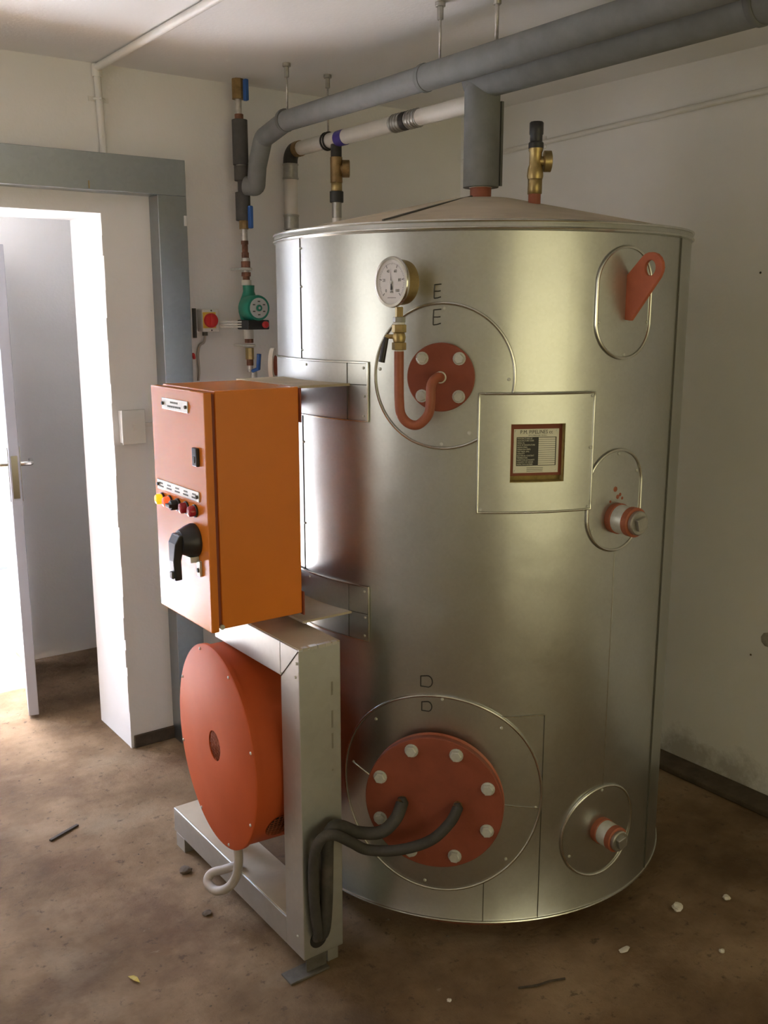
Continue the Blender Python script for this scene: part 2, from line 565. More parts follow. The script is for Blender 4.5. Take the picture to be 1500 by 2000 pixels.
# doorway wall, opening x 0.10..1.27, height 1.99, with a slightly ragged plaster edge
DX0, DX1, DZ = 0.10, 1.27, 1.99
def doorway_wall():
    g = G()
    y0, y1 = YB, YB+0.33
    g.box((XL-0.3, y0, 0), (DX0, y1, ZC))
    g.box((DX0, y0, DZ), (DX1, y1, ZC))
    g.box((DX1, y0, 0), (XR+0.3, y1, ZC))
    return g
struct('wall_back', doorway_wall(), M_WALL)
rag = G()
zz = 0.0
while zz < DZ-0.02:
    h = random.uniform(0.03, 0.12); w = random.uniform(0.001, 0.006)
    rag.box((DX1-w, YB-0.002, zz), (DX1+0.004, YB+0.012, min(DZ, zz+h)))
    zz += h
struct('trim_1', rag, M_WALL)
struct('wall_right', G().box((XR, YF-0.3, 0), (XR+0.25, YB, ZC)), M_WALLR)
SY0, SY1, SZ0, SZ1 = 1.86, 3.04, 0.96, 2.04
struct('wall_left', G().box((XL-0.25, YF-0.3, 0), (XL, SY0, ZC)).box((XL-0.25, SY1, 0), (XL, YB, ZC))
       .box((XL-0.25, SY0, 0), (XL, SY1, SZ0)).box((XL-0.25, SY0, SZ1), (XL, SY1, ZC)), M_WALL)
w2 = struct('window_2', G().box((XL-0.14, SY0, SZ0), (XL-0.09, SY0+0.05, SZ1)).box((XL-0.14, SY1-0.05, SZ0), (XL-0.09, SY1, SZ1))
       .box((XL-0.14, SY0, SZ0), (XL-0.09, SY1, SZ0+0.05)).box((XL-0.14, SY0, SZ1-0.05), (XL-0.09, SY1, SZ1)).box((XL-0.14, 2.43, SZ0), (XL-0.09, 2.47, SZ1)), M_GLASS)
for y0, y1 in ((SY0+0.04, 2.44), (2.46, SY1-0.04)):
    G().box((XL-0.12, y0, SZ0+0.04), (XL-0.112, y1, SZ1-0.04)).build('sky_block_pane', M_PANE, w2)  # opaque sheet added to block the sky behind the lamp
# rear wall behind the photographer with a window
WX0, WX1, WZ0, WZ1 = -0.4, 2.6, 0.3, 2.2
struct('wall_front', G().box((XL, YF-0.25, 0), (WX0, YF, ZC)).box((WX1, YF-0.25, 0), (XR, YF, ZC))
       .box((WX0, YF-0.25, 0), (WX1, YF, WZ0)).box((WX0, YF-0.25, WZ1), (WX1, YF, ZC)), M_WALL)
wf = struct('window_1', G().box((WX0, YF-0.16, WZ0), (WX0+0.05, YF-0.11, WZ1)).box((WX1-0.05, YF-0.16, WZ0), (WX1, YF-0.11, WZ1))
       .box((WX0, YF-0.16, WZ0), (WX1, YF-0.11, WZ0+0.05)).box((WX0, YF-0.16, WZ1-0.05), (WX1, YF-0.11, WZ1))
       .box((0.58, YF-0.16, WZ0), (0.62, YF-0.11, WZ1)).box((1.58, YF-0.16, WZ0), (1.62, YF-0.11, WZ1)), M_GLASS)
for i in range(3):
    G().box((WX0+0.04+i*0.99, YF-0.140, WZ0+0.04), (WX0+0.97+i*0.99, YF-0.132, WZ1-0.04)).build('sky_block_pane', M_PANE, wf)  # opaque sheets added here too, shutting out sky light
# passage beyond the doorway and its outer wall with the open outer door
YO = 4.62
struct('wall_passage', G().box((XL-0.3, YO, 0), (-0.02, YO+0.2, ZC)).box((-0.02, YO, 2.0), (1.22, YO+0.2, ZC))
       .box((1.22, YO, 0), (XR+0.3, YO+0.2, ZC)), M_WALL)
struct('wall_passage_end', G().box((2.4, YB+0.33, 0), (2.6, YO, ZC)).box((-0.9, YB+0.33, 0), (-0.7, YO, ZC)), M_WALL)
struct('ground', G().box((-14, YO+0.2, -0.16), (16, 6.6, -0.04)), M_GROUND)
struct('added_wall_yard', G().box((-14, 6.7, -0.16), (16, 6.95, 2.3)), M_ADDWALL)  # dark wall added to dim what the control box front mirrors
# door leaf, hinged at the right jamb of the outer opening, standing open into the passage
dl = Vector((1.22, YO-0.01, 0)) ; de = Vector((1.05, 3.92, 0))
dd = (de-dl).normalized(); dn = Vector((dd.y, -dd.x, 0))      # dn points to -x side or +x side
MD = Matrix(((dd.x, dn.x, 0, dl.x), (dd.y, dn.y, 0, dl.y), (0, 0, 1, 0), (0, 0, 0, 1)))
Ld = (de-dl).length
door = struct('door_1', G().box((0, -0.02, 0.012), (Ld, 0.02, 1.905), MD), M_DOOR, None, 0.003)
for s in (-1, 1):
    G().box((Ld-0.075, s*0.02-0.002, 0.91), (Ld-0.035, s*0.02+0.004*s, 1.13), MD).build('handle_plate', M_CHROME, door)
    g = G().tube([MD @ Vector((Ld-0.055, s*0.018, 1.06)), MD @ Vector((Ld-0.055, s*0.06, 1.06)), MD @ Vector((Ld-0.06, s*0.066, 1.06)),
                  MD @ Vector((Ld-0.17, s*0.066, 1.058))], 0.009, 10)
    g.build('door_handle', M_CHROME, door)
G().box((Ld-0.001, -0.012, 0.93), (Ld+0.0025, 0.012, 1.10), MD).build('lock_plate', M_CHROME, door)
for hz in (0.25, 1.0, 1.7):
    G().tube([MD @ Vector((0.0, 0.024, hz-0.05)), MD @ Vector((0.0, 0.024, hz+0.05))], 0.007, 8).build('hinge', M_CHROME, door)
# low dark strips along the foot of two walls
struct('dark_strip_right', G().box((XR-0.11, YF, 0.0), (XR, YB, 0.022)), M_STRIP, None, 0.006)
struct('dark_strip_back', G().box((DX1+0.01, YB-0.012, 0.0), (XR-0.11, YB, 0.05)).box((XL, YB-0.012, 0), (DX0-0.01, YB, 0.05)), M_STRIP, None, 0.003)

# galvanised steel surround of the doorway
sur = thing('steel_door_surround', 'galvanised steel channel framing the doorway, wide lintel and one upright', 'door surround', (1.50, YB, 0))
box('lintel', (-0.4, YB-0.08, 2.056), (1.552, YB, 2.178), M_GALVT, sur, 0.002)
box('upright', (1.444, YB-0.08, 0.0), (1.552, YB, 2.056), M_GALVT, sur, 0.002)
G().box((1.540, YB-0.083, 1.955), (1.549, YB-0.08, 1.99)).build('paint_fleck', M_WALL, sur)
G().box((1.20, YB-0.082, 2.06), (1.204, YB-0.08, 2.085)).build('scratch', M_BRASS, sur)

# ------------------------------------------------------------------ the tank
C = Vector((1.913, 2.168, 0.0)); R = 0.580
ZB, ZT = 0.078, 1.858
def N(th):
    a = math.radians(th); return Vector((math.cos(a), math.sin(a), 0))
def T(th):
    a = math.radians(th); return Vector((-math.sin(a), math.cos(a), 0))
def cy(th0, s, z, off=0.0):
    """point on the shell: arc length s from th0, height z"""
    return C + N(th0+math.degrees(s/R))*(R+off) + Vector((0, 0, z))
tank = thing('hot_water_tank', 'large upright galvanised steel hot water tank with red bolted flanges', 'tank', (C.x, C.y, 0.0))
# window in the shell for the recessed name plate
W0, W1, WZa, WZb = -123.4, -110.3, 1.257, 1.397
ths = sorted(set([round(-180+2.0*i, 3) for i in range(180)] + [W0, W1]))
zs = [ZB, ZB+0.006, 0.35, 0.65, 0.95, WZa, WZb, 1.6, ZT]
g = G(); nt = len(ths); vv = []
for z in zs:
    r = R + (0.004 if z == ZB else 0)
    for t in ths: vv.append(C + N(t)*r + Vector((0, 0, z)))
ff = []
for i in range(len(zs)-1):
    for k in range(nt):
        k2 = (k+1) % nt
        if zs[i] == WZa and W0 <= ths[k] < W1: continue
        ff.append((i*nt+k, i*nt+k2, (i+1)*nt+k2, (i+1)*nt+k))
g.add(vv, ff)
g.build('shell', M_GALV, tank)
G().lathe([(R-0.01, 0), (R-0.012, 0.002)], (C.x, C.y, ZB+0.002), (0,0,1), 96).build('bottom_plate', M_SEAM, tank)
G().lathe([(R-0.10, 0), (R-0.10, ZB)], (C.x, C.y, 0), (0,0,1), 64).build('base_skirt', M_REDOX, tank)
circ = [C + N(360*i/128)*(R+0.002) + Vector((0,0,ZB)) for i in range(128)]
G().tube(circ, 0.004, 8, True).build('bottom_bead', M_BEAD, tank)
# rim and cone
rim = G()
rim.lathe([(R+0.001, 1.839), (R+0.0035, 1.841), (R+0.0035, 1.858), (R+0.001, 1.863), (R-0.012, 1.866)], (C.x, C.y, 0), (0,0,1), 128, cap=False)
rim_o = rim.build('rim_band', M_GALV2, tank)
for zb in (1.845, 1.861):
    G().tube([C + N(360*i/128)*(R+0.0035) + Vector((0,0,zb)) for i in range(128)], 0.0036, 8, True).build('rim_bead', M_BEAD, rim_o)
cone = G().lathe([(R-0.008, 1.864), (0.30, 1.922), (0.10, 1.965), (0.03, 1.972)], (C.x, C.y, 0), (0,0,1), 128, cap=False).build('cone_lid', M_DUST, tank)
G().tube([C+N(205)*0.57+Vector((0,0,1.868)), C+N(205)*0.30+Vector((0,0,1.924)), C+N(205)*0.06+Vector((0,0,1.971))], 0.0025, 6).build('lid_seam', M_SEAM, cone)
# vertical sheet seams
def vseam(th, z0, z1, name='sheet_seam', w=0.0016):
    a, b = cy(th, 0, z0, 0.0005), cy(th, 0, z1, 0.0005)
    o = G().tube([a, (a+b)/2, b], w, 6).build(name, M_SEAM, tank)
    return o
s1 = vseam(176.8, ZB, 1.84); s2 = vseam(-70.5, ZB, 1.84, w=0.003)
for z in (0.2, 0.5, 0.8, 1.1, 1.32, 1.56, 1.72, 1.815): screw(cy(176.8, 0.006, z, 0.0005), N(176.8), s1, 0.003)
G().tube([cy(-93.8, 0, z, 0.0) for z in (0.42, 0.7, 1.06)], 0.0011, 5).build('drip_line', M_BEAD, tank)

def outline(kind, a, b, n=72):
    """closed outline in the developed shell plane"""
    out = []
    for i in range(n):
        t = i/n
        if kind == 'circle':
            an = 2*PI*t; out.append((a*math.cos(an), a*math.sin(an)))
        elif kind == 'stadium':
            an = 2*PI*t; c, s = math.cos(an), math.sin(an)
            out.append((a*c, a*s + (b-a)*(1 if s > 1e-6 else -1 if s < -1e-6 else 0)))
        else:
            q = t*4; e = int(q); w = q-e
            pts = [(a,-b),(a,b),(-a,b),(-a,-b)]
            p, r = pts[e], pts[(e+1) % 4]
            out.append((p[0]+(r[0]-p[0])*w, p[1]+(r[1]-p[1])*w))
    return out
def panel(name, th, z, outer, inner, off=0.003, bead=0.0040, m=M_GALV2, bead_m=M_BEAD, screws=(), inner_c=(0, 0)):
    g = G(); n = len(outer); K = 6; v = []; f = []
    for k in range(K+1):
        w = k/K
        for i in range(n):
            a = (inner[i][0]+inner_c[0])*(1-w)+outer[i][0]*w; b = (inner[i][1]+inner_c[1])*(1-w)+outer[i][1]*w
            v.append(cy(th, a, z+b, off))
    for k in range(K):
        for i in range(n):
            j = (i+1) % n
            f.append((k*n+i, k*n+j, (k+1)*n+j, (k+1)*n+i))
    # turned-in outer edge
    base = len(v)
    for i in range(n): v.append(cy(th, outer[i][0], z+outer[i][1], -0.002))
    for i in range(n):
        j = (i+1) % n
        f.append((K*n+i, K*n+j, base+j, base+i))
    g.add(v, f)
    o = g.build(name, m, tank)
    if bead:
        G().tube([cy(th, a, z+b, off) for a, b in outer], bead, 8, True).build('edge_bead', bead_m, o)
    for a, b in screws:
        screw(cy(th, a, z+b, off), N(th+math.degrees(a/R)), o)
    return o
def small_circle(r, n=72): return outline('circle', r, r, n)

# gauge flange cover, heater flange cover
TE, ZE = -139.5, 1.507
pE = panel('round_cover_sheet', TE, ZE, outline('circle', 0.170, 0), small_circle(0.06),
           screws=[(0.003, 0.158), (0.156, -0.005), (0.0, -0.160), (-0.157, 0.015)])
screw(cy(TE, 0.066, ZE-0.132, 0.003), N(TE+6), pE, 0.0055)
TDh, ZD = -139.5, 0.437
pD = panel('round_cover_sheet', TDh, ZD, outline('circle', 0.270, 0, 96), small_circle(0.14, 96),
           screws=[(-0.243, 0.04), (0.255, -0.035), (0.01, 0.262), (0.16, 0.19), (-0.03, -0.25), (0.18, -0.175), (-0.17, 0.18)])
# spokes where the two halves of the lower cover meet
for sa, sb, za, zb in ((-0.245, -0.16, 0.04, 0.005), (0.16, 0.262, -0.02, -0.037)):
    G().tube([cy(TDh, sa, ZD+za, 0.004), cy(TDh, (sa+sb)/2, ZD+(za+zb)/2, 0.004), cy(TDh, sb, ZD+zb, 0.004)], 0.0026, 6).build('cover_joint', M_BEAD, pD)
# patch sheet to the right of the lower cover and the short seam under it
G().tube([cy(TDh, a, 0.656, 0.001) for a in (0.155, 0.19, 0.23, 0.272)], 0.0022, 6).build('patch_edge', M_BEAD, tank)
G().tube([cy(TDh, 0.272, z, 0.0005) for z in (0.656, 0.4, ZB)], 0.0012, 6).build('patch_seam', M_SEAM, tank)
G().tube([cy(TDh, 0.124, z, 0.0005) for z in (0.196, 0.14, ZB)], 0.0012, 6).build('patch_seam', M_SEAM, tank)
# square name plate panel with a window
TP, ZP = -116.8, 1.326
hw = math.radians(W1-W0)*R/2
panel('square_cover_sheet', TP, ZP, outline('rect', 0.142, 0.1425, 80), outline('rect', hw, 0.07, 80), off=0.008, bead=0.003,
      screws=[(0.135, 0.135), (-0.134, -0.135), (0.134, -0.135), (0.135, 0.01)], inner_c=(0, 0.001))
# recess: four walls of yellow foam, red back plate, printed plate
rn, rt = N(TP), T(TP)
pc = C + rn*(R-0.016) + Vector((0, 0, ZP))
MR = frame_mat(pc + Vector((0,0,0.001)), rn)
rec = G().box((-hw-0.004, -0.072, -0.012), (hw+0.004, 0.072, -0.006), MR).build('plate_bracket', M_FOAM, tank)
fo = G()
for a, b in (((-hw-0.012, -0.08, -0.01), (-hw+0.001, 0.08, 0.016)), ((hw-0.001, -0.08, -0.01), (hw+0.012, 0.08, 0.016)),
             ((-hw, -0.08, -0.01), (hw, -0.069, 0.020)), ((-hw, 0.069, -0.01), (hw, 0.08, 0.020))):
    fo.box(a, b, MR)
fo.build('recess_lining', M_FOAM, tank)
G().box((-hw+0.001, -0.057, -0.006), (hw-0.001, 0.068, 0.003), MR).build('red_backing', M_REDOX, rec)
MP = MR @ Matrix.Translation((0.001, 0.002, 0.003)) @ Matrix.Scale(1.02, 4)
npl = G().box((-0.055, -0.051, 0), (0.055, 0.053, 0.0012), MP).build('name_plate', M_PAPER, tank, label='printed metal name plate in the recess')
text('plate_heading', 'P.M. PIPELINES cc', 0.0125, MP @ Matrix.Translation((0, 0.0455, 0.0013)), M_INK, npl, 0.0003, sx=0.86)
text('plate_subheading', '(PTY) PRESSURE VESSELS', 0.0042, MP @ Matrix.Translation((0.003, 0.0375, 0.0013)), M_INK, npl, 0.0002)
G().box((-0.048, -0.034, 0.0012), (0.049, 0.034, 0.0016), MP).build('table_print', M_INK, npl)
rows = ['MANUFACTURED BY', 'MANUFACTURE CODE', 'SERIAL No.', 'DATE OF MANUFACTURE', 'DESIGN PRESS.', 'OPERATING PRESS.', 'TEST PRESS. (kPa)',
        'CAPACITY', 'ELECTRICAL CONTENT', 'TEMPERATURE', 'INSPECTION AUTHORITY', 'COUNTRY OF ORIGIN', 'INSPECTION NUMBER']
for i, s in enumerate(rows):
    y = 0.0305 - i*0.00508
    text('row_print', s, 0.0048, MP @ Matrix.Translation((-0.0465, y, 0.0017)), M_PAPER, npl, 0.0002, 'LEFT', sx=0.82 if len(s) < 19 else 0.78)
    G().box((0.0055, y-0.0021, 0.0015), (0.0465, y+0.0021, 0.0019), MP).build('entry_field', M_PAPER, npl)
for y in (-0.039, -0.043, -0.047):
    G().box((-0.022, y-0.0006, 0.0011), (0.022 + y*0.1, y+0.0006, 0.0015), MP).build('small_print', M_SEAM, npl)
for a in (-0.05, 0.05):
    for b in (-0.046, 0.048):
        G().lathe([(0.0022, 0), (0.0022, 0.002)], MP @ Vector((a, b, 0.001)), rn, 8).build('rivet', M_ZINC, npl)

# oval and round covers on the right side, with lug and sockets
TQ = -94.3
pA = panel('oval_cover_sheet', TQ, 1.6775, outline('stadium', 0.088, 0.1305), small_circle(0.001), screws=[(-0.08, -0.045), (0.078, -0.045), (0.0, -0.122)])
pB = panel('oval_cover_sheet', TQ, 1.196, outline('stadium', 0.090, 0.127), small_circle(0.001), screws=[(-0.075, -0.07), (0.0, 0.118), (0.07, 0.07)])
pC = panel('round_cover_sheet', TQ, 0.295, outline('circle', 0.126, 0), small_circle(0.001), screws=[(0.0, 0.117), (-0.1, -0.05)])
# lifting lug: plate standing radially
lx = C.x + N(-94.0).x*R
lug = [(1.600, 1.640), (1.570, 1.636), (1.491, 1.735)]
cc = Vector((0, 1.520, 1.757)); rr = 0.036
lug += [(cc.y + rr*math.cos(a), cc.z + rr*math.sin(a)) for a in [math.radians(d) for d in (-145, -165, 180, 160, 140, 120, 100, 80, 65, 55, 45)]]
lug += [(1.592, 1.738), (1.600, 1.738)]
# plate with hole: fan between outer outline and hole circle, by nearest angle
lg = G(); nl = 60
def ray_out(a):
    d = (math.cos(a), math.sin(a)); best = 0
    for i in range(len(lug)):
        p, q = lug[i], lug[(i+1) % len(lug)]
        ex, ez = q[0]-p[0], q[1]-p[1]
        den = d[0]*ez - d[1]*ex
        if abs(den) < 1e-12: continue
        t = ((p[0]-cc.y)*ez - (p[1]-cc.z)*ex)/den
        u = ((p[0]-cc.y)*d[1] - (p[1]-cc.z)*d[0])/den
        if t > 0 and -1e-9 <= u <= 1+1e-9: best = max(best, t)
    return (cc.y+d[0]*best, cc.z+d[1]*best)
angs = sorted(set([2*PI*i/nl for i in range(nl)] + [math.atan2(p[1]-cc.z, p[0]-cc.y) % (2*PI) for p in lug]))
for sx in (0,):
    v = []; na = len(angs)
    for x in (lx-0.005, lx+0.005):
        for a in angs: v.append((x, cc.y+0.016*math.cos(a), cc.z+0.018*math.sin(a)))
        for a in angs:
            p = ray_out(a); v.append((x, p[0], p[1]))
    f = []
    for k in range(na):
        j = (k+1) % na
        f += [(k, j, na+j, na+k), (2*na+k, 3*na+k, 3*na+j, 2*na+j), (k, 2*na+k, 2*na+j, j), (na+k, na+j, 3*na+j, 3*na+k)]
    lg.add(v, f, False)
lg.build('lifting_lug', M_REDLUG, tank, 0.001, 'red painted lifting lug with a round hole')
def socket(z, th, L, r, name):
    n = N(th); p = C + n*R + Vector((0, 0, z))
    o = G().lathe([(r*1.02, -0.01), (r*1.05, 0.018), (r*0.98, 0.02)], p, n, 28).build(name, M_REDPIPE, tank)
    G().lathe([(r*0.97, 0.016), (r*0.97, L*0.62), (r*0.93, L*0.64)], p, n, 28).build('steel_sleeve', M_ZINC, o)
    G().lathe([(r*1.0, L*0.60), (r*1.0, L*0.78), (r*0.9, L*0.8)], p, n, 28).build('red_collar', M_REDPIPE, o)
    G().lathe([(r*0.80, L*0.78), (r*0.82, L*0.90), (r*0.74, L*0.93)], p, n, 28).build('plug', M_STEELC, o)
    Mq = frame_mat(p + n*(L*0.9), n)
    q = r*0.40
    G().box((-q, -q, 0), (q, q, L*0.14), Mq @ Matrix.Rotation(0.25, 4, 'Z')).build('plug_head', M_STEELC, o, 0.002)
    return o
socket(1.152, TQ, 0.092, 0.037, 'drain_socket')
socket(0.298, TQ, 0.085, 0.034, 'drain_socket')
# weld and rust drips above the upper socket
for a, z, w in ((-0.005, 1.225, 0.012), (0.004, 1.205, 0.010), (0.012, 1.21, 0.008), (-0.02, 1.195, 0.006), (0.02, 1.2, 0.007)):
    G().lathe([(w*0.6, 0.0), (w*0.3, 0.0016)], cy(TQ, a, z, 0.003), N(TQ), 7).build('rust_mark', M_REDPIPE, pB)

# gauge flange: plate, four bolts, weld
def flange(name, th, z, r, off, thick, bolts, rb, br, ph, m):
    n = N(th); p = C + n*(R+off-thick) + Vector((0, 0, z))
    o = G().lathe([(r*0.62, -thick-off), (r*0.62, 0.001)], p, n, 32).build(name, m, tank)
    G().lathe([(r-0.002, 0), (r, 0.002), (r, thick-0.002), (r-0.002, thick)], p, n, 72).build('flange_plate', m, o)
    M = frame_mat(p + n*thick, n)
    for i in range(bolts):
        a = 2*PI*i/bolts + ph
        hexbolt('bolt', M @ Vector((rb*math.cos(a), rb*math.sin(a), 0)), n, br, M_ZINC, o, phase=random.uniform(0, 1))
    return o, M
fE, ME = flange('gauge_flange', TE, ZE, 0.080, 0.026, 0.014, 4, 0.062, 0.0125, PI/4, M_REDOX)
G().tube([ME @ Vector((0.0115*math.cos(a), 0.0115*math.sin(a), 0.001)) for a in [2*PI*i/20 for i in range(20)]], 0.003, 6, True).build('weld_ring', M_WHITEP, fE)
fD, MDm = flange('heater_flange', TDh, 0.440, 0.177, 0.058, 0.020, 8, 0.149, 0.0145, PI/8, M_REDOX)
G().lathe([(0.172, -0.016), (0.176, -0.014), (0.176, 0.0)], MDm @ Vector((0, 0, -0.022)), N(TDh), 72).build('flange_ring', M_REDLUG, fD)
for a, b in ((-0.079, 0.0), (0.063, 0.003)):
    G().lathe([(0.012, -0.002), (0.012, 0.010), (0.009, 0.02)], MDm @ Vector((a, b, 0)), N(TDh), 12).build('cable_gland', M_BRASSD, fD)
# small side flange seen edge-on at the left
n = N(140); p = C + n*R + Vector((0, 0, 1.50))
sf = G().lathe([(0.03, -0.01), (0.03, 0.02)], p, n, 24).build('side_flange', M_REDOX, tank)
G().lathe([(0.052, 0.018), (0.052, 0.030)], p, n, 32).build('flange_plate', M_PVC, sf)
# upper and lower clad bands that cover the brackets of the control box
def band(z0, z1, zl):
    th0, th1 = -158.4, -206.0
    sa = 0.0; sb = math.radians(th1-th0)*R
    g = G(); v = []; f = []; K = 24
    for i in range(K+1):
        s = sb*i/K
        v += [cy(th0, s, z0, 0.004), cy(th0, s, z1, 0.004)]
    for i in range(K): f.append((2*i, 2*i+1, 2*i+3, 2*i+2))
    v += [cy(th0, 0, z0, -0.001), cy(th0, 0, z1, -0.001)]; f.append((0, 1, 2*K+3, 2*K+2))
    g.add(v, f)
    o = g.build('clad_band', M_GALV2, tank)
    path = [cy(th0, sb*i/K, z1, 0.004) for i in range(K, -1, -1)] + [cy(th0, 0, z1-0.005, 0.004), cy(th0, 0, z0+0.005, 0.004)] + [cy(th0, sb*i/K, z0, 0.004) for i in range(K+1)]
    G().tube(path, 0.003, 6).build('edge_bead', M_BEAD, o)
    s5 = math.radians(-6.2)*R
    G().tube([cy(th0, s5, z0, 0.0045), cy(th0, s5, z1, 0.0045)], 0.0011, 6).build('band_seam', M_SEAM, o)
    G().tube([cy(th0, s5*i/4, zl, 0.0045) for i in range(5)], 0.0011, 6).build('band_seam', M_SEAM, o)
    for s, z in ((-0.012, z1-0.013), (-0.012, z0+0.013), (-0.010, (z0+z1)/2-0.01), (-0.22, z1-0.012)):
        screw(cy(th0, s, z, 0.004), N(th0+math.degrees(s/R)), o, 0.0034)
    return o
band(1.393, 1.536, 1.482)
band(0.826, 0.970, 0.898)
# dusty shelf plates that carry the control box
def shelf(z):
    pts = [(1.206, 2.005), (1.206, 2.325)]
    th_a = math.degrees(math.asin((2.325-C.y)/R)); th_b = math.degrees(math.asin((2.005-C.y)/R))
    for i in range(9):
        a = math.radians(180 - (th_a+(th_b-th_a)*i/8)); pts.append((C.x+math.cos(a)*(R+0.002), C.y+math.sin(a)*(R+0.002)))
    g = G(); n = len(pts)
    v = [(x, y, z) for x, y in pts] + [(x, y, z-0.006) for x, y in pts]
    f = [tuple(range(n)), tuple(reversed(range(n, 2*n)))] + [(i, (i+1) % n, n+(i+1) % n, n+i) for i in range(n)]
    g.add(v, f, False)
    o = g.build('bracket_shelf', M_DUST, tank)
    return o
shelf(1.484); shelf(0.898)
for z in (1.43, 0.93):
    G().box((1.206, 2.24, z-0.02), (1.338, 2.28, z+0.02)).build('bracket_arm', M_REDOX, tank)
# handwritten marker letters
def stroke(pts, th, z):
    return [cy(th, a, z+b, 0.0036) for a, b in pts]
def letter_e(th, s, z, k, off):
    g = G()
    for st in ([(-0.008, 0.018), (-0.009, 0.0), (-0.009, -0.018)], [(-0.009, 0.018), (0.002, 0.019), (0.011, 0.020)], [(-0.009, 0.001), (0.002, 0.001), (0.009, 0.002)], [(-0.009, -0.018), (0.0, -0.017), (0.010, -0.014)]):
        g.tube([cy(th, s+a*k, z+b*k, off) for a, b in st], 0.0015, 5)
    return g.build('marker_letter', M_MARK, tank, label='hand-drawn black letter E')
def letter_d(th, s, z, k, off):
    g = G()
    g.tube([cy(th, s+a*k, z+b*k, off) for a, b in ((-0.015, 0.013), (-0.015, -0.015))], 0.0015, 5)
    P = [(-0.016, 0.013)] + [(0.004+0.014*math.cos(a)*0.9, 0.0+0.016*math.sin(a)) for a in [math.radians(100-20*i) for i in range(10)]] + [(-0.016, -0.015)]
    g.tube([cy(th, s+a*k, z+b*k, off) for a, b in P], 0.0015, 5)
    return g.build('marker_letter', M_MARK, tank, label='hand-drawn black letter D')
letter_e(TE, -0.014, 1.703, 0.85, 0.001); letter_e(TE, -0.014, 1.644, 0.95, 0.0036)
letter_d(TDh, -0.032, 0.742, 0.95, 0.001); letter_d(TDh, -0.03, 0.676, 0.82, 0.0036)

# riser pipe out of the cone
G().lathe([(0.030, 1.955), (0.030, 2.02)], (C.x, C.y, 0), (0,0,1), 28).build('outlet_pipe', M_REDPIPE, tank)

# ------------------------------------------------------------------ pressure gauge on its siphon
gp = C + N(TE)*(R+0.028) + Vector((0, 0, ZE))
nE, tE = N(TE), T(TE)
gauge = thing('pressure_gauge', 'round brass-cased dial gauge on a looped red siphon pipe', 'gauge', gp)
def L(t, z, o): return C + nE*(R+o) + tE*t + Vector((0, 0, z))
path = smooth_path([L(0, ZE, 0.028), L(-0.003, ZE+0.001, 0.058), L(-0.011, ZE-0.014, 0.080), L(-0.012, ZE-0.055, 0.084), L(-0.018, ZE-0.083, 0.084), L(-0.040, ZE-0.105, 0.086),
                    L(-0.063, ZE-0.102, 0.088), L(-0.080, ZE-0.082, 0.089), L(-0.084, ZE-0.05, 0.09), L(-0.085, ZE+0.0, 0.09), L(-0.085, ZE+0.062, 0.09)], 8)
G().tube(path, 0.0113, 16).build('siphon_pipe', M_REDPIPE, gauge)
ax = L(-0.085, 0, 0.09); ax.z = 0
up = (0, 0, 1)
def col(name, z0, z1, r, m, seg=20, bev=0.001, ph=0.3, parent=gauge, a=None):
    a = ax if a is None else a
    return G().lathe([(r-bev, z0), (r, z0+bev), (r, z1-bev), (r-bev, z1)], a, up, seg, seg > 8, ph).build(name, m, parent)
col('thread_tape', 1.562, 1.575, 0.0105, M_WHITEP)
col('hex_nut', 1.572, 1.589, 0.0165, M_BRASS, 6)
col('valve_body', 1.588, 1.612, 0.010, M_BRASS)
G().lathe([(0.004, -0.016), (0.013, -0.010), (0.0155, 0.0), (0.013, 0.010), (0.004, 0.016)], Vector((ax.x, ax.y, 1.600)), up, 20).build('valve_ball', M_BRASS, gauge)
col('hex_nut', 1.611, 1.629, 0.0165, M_BRASS, 6)
col('thread_tape', 1.628, 1.634, 0.013, M_WHITEP)
col('hex_union', 1.634, 1.646, 0.0145, M_STEELC, 6)
col('gauge_stem', 1.645, 1.668, 0.009, M_BRASS, 6)
hl = G().tube([Vector((ax.x, ax.y, 1.602)), Vector((ax.x, ax.y, 1.602)) - tE*0.028, Vector((ax.x, ax.y, 1.600)) - tE*0.030], 0.0055, 10).build('lever_stem', M_BRASS, gauge)
pv = Vector((ax.x, ax.y, 1.602)) - tE*0.028
G().tube([pv + Vector((0,0,0.002)), pv - tE*0.004 + Vector((0,0,-0.012)), pv - tE*0.013 + Vector((0,0,-0.058))], [0.005, 0.0065, 0.0075], 10).build('lever_grip', M_BLACK, hl)
# dial faces along -x
gn = Vector((-0.996, -0.09, 0)).normalized()
gc = Vector((ax.x, ax.y, 1.722)) + gn*0.012
case = G().lathe([(0.040, -0.034), (0.0485, -0.028), (0.050, -0.02), (0.050, 0.008)], gc, gn, 48).build('case', M_BRASS, gauge)
G().lathe([(0.050, 0.004), (0.0555, 0.006), (0.0565, 0.010), (0.0545, 0.0145), (0.049, 0.0150), (0.0485, 0.0105)], gc, gn, 56, cap=False).build('bezel', M_CHROME, gauge)
dial = G().lathe([(0.0495, 0.006), (0.0495, 0.0105)], gc, gn, 48).build('dial', M_GAUGEF, gauge)
MG = frame_mat(gc + gn*0.0108, gn)
tk = G()
for i in range(51):
    a = math.radians(225 - 270*i/50); big = i % 10 == 0
    r0 = 0.034 if big else 0.038 if i % 5 == 0 else 0.0395
    w = 0.0008 if big else 0.0004
    d = Vector((math.cos(a), math.sin(a), 0)); e = Vector((-d.y, d.x, 0))
    v = [MG @ (d*r0 + e*w), MG @ (d*0.042 + e*w), MG @ (d*0.042 - e*w), MG @ (d*r0 - e*w)]
    tk.add(v, [(0, 1, 2, 3)], False)
tk.build('scale_marks', M_INK, dial)
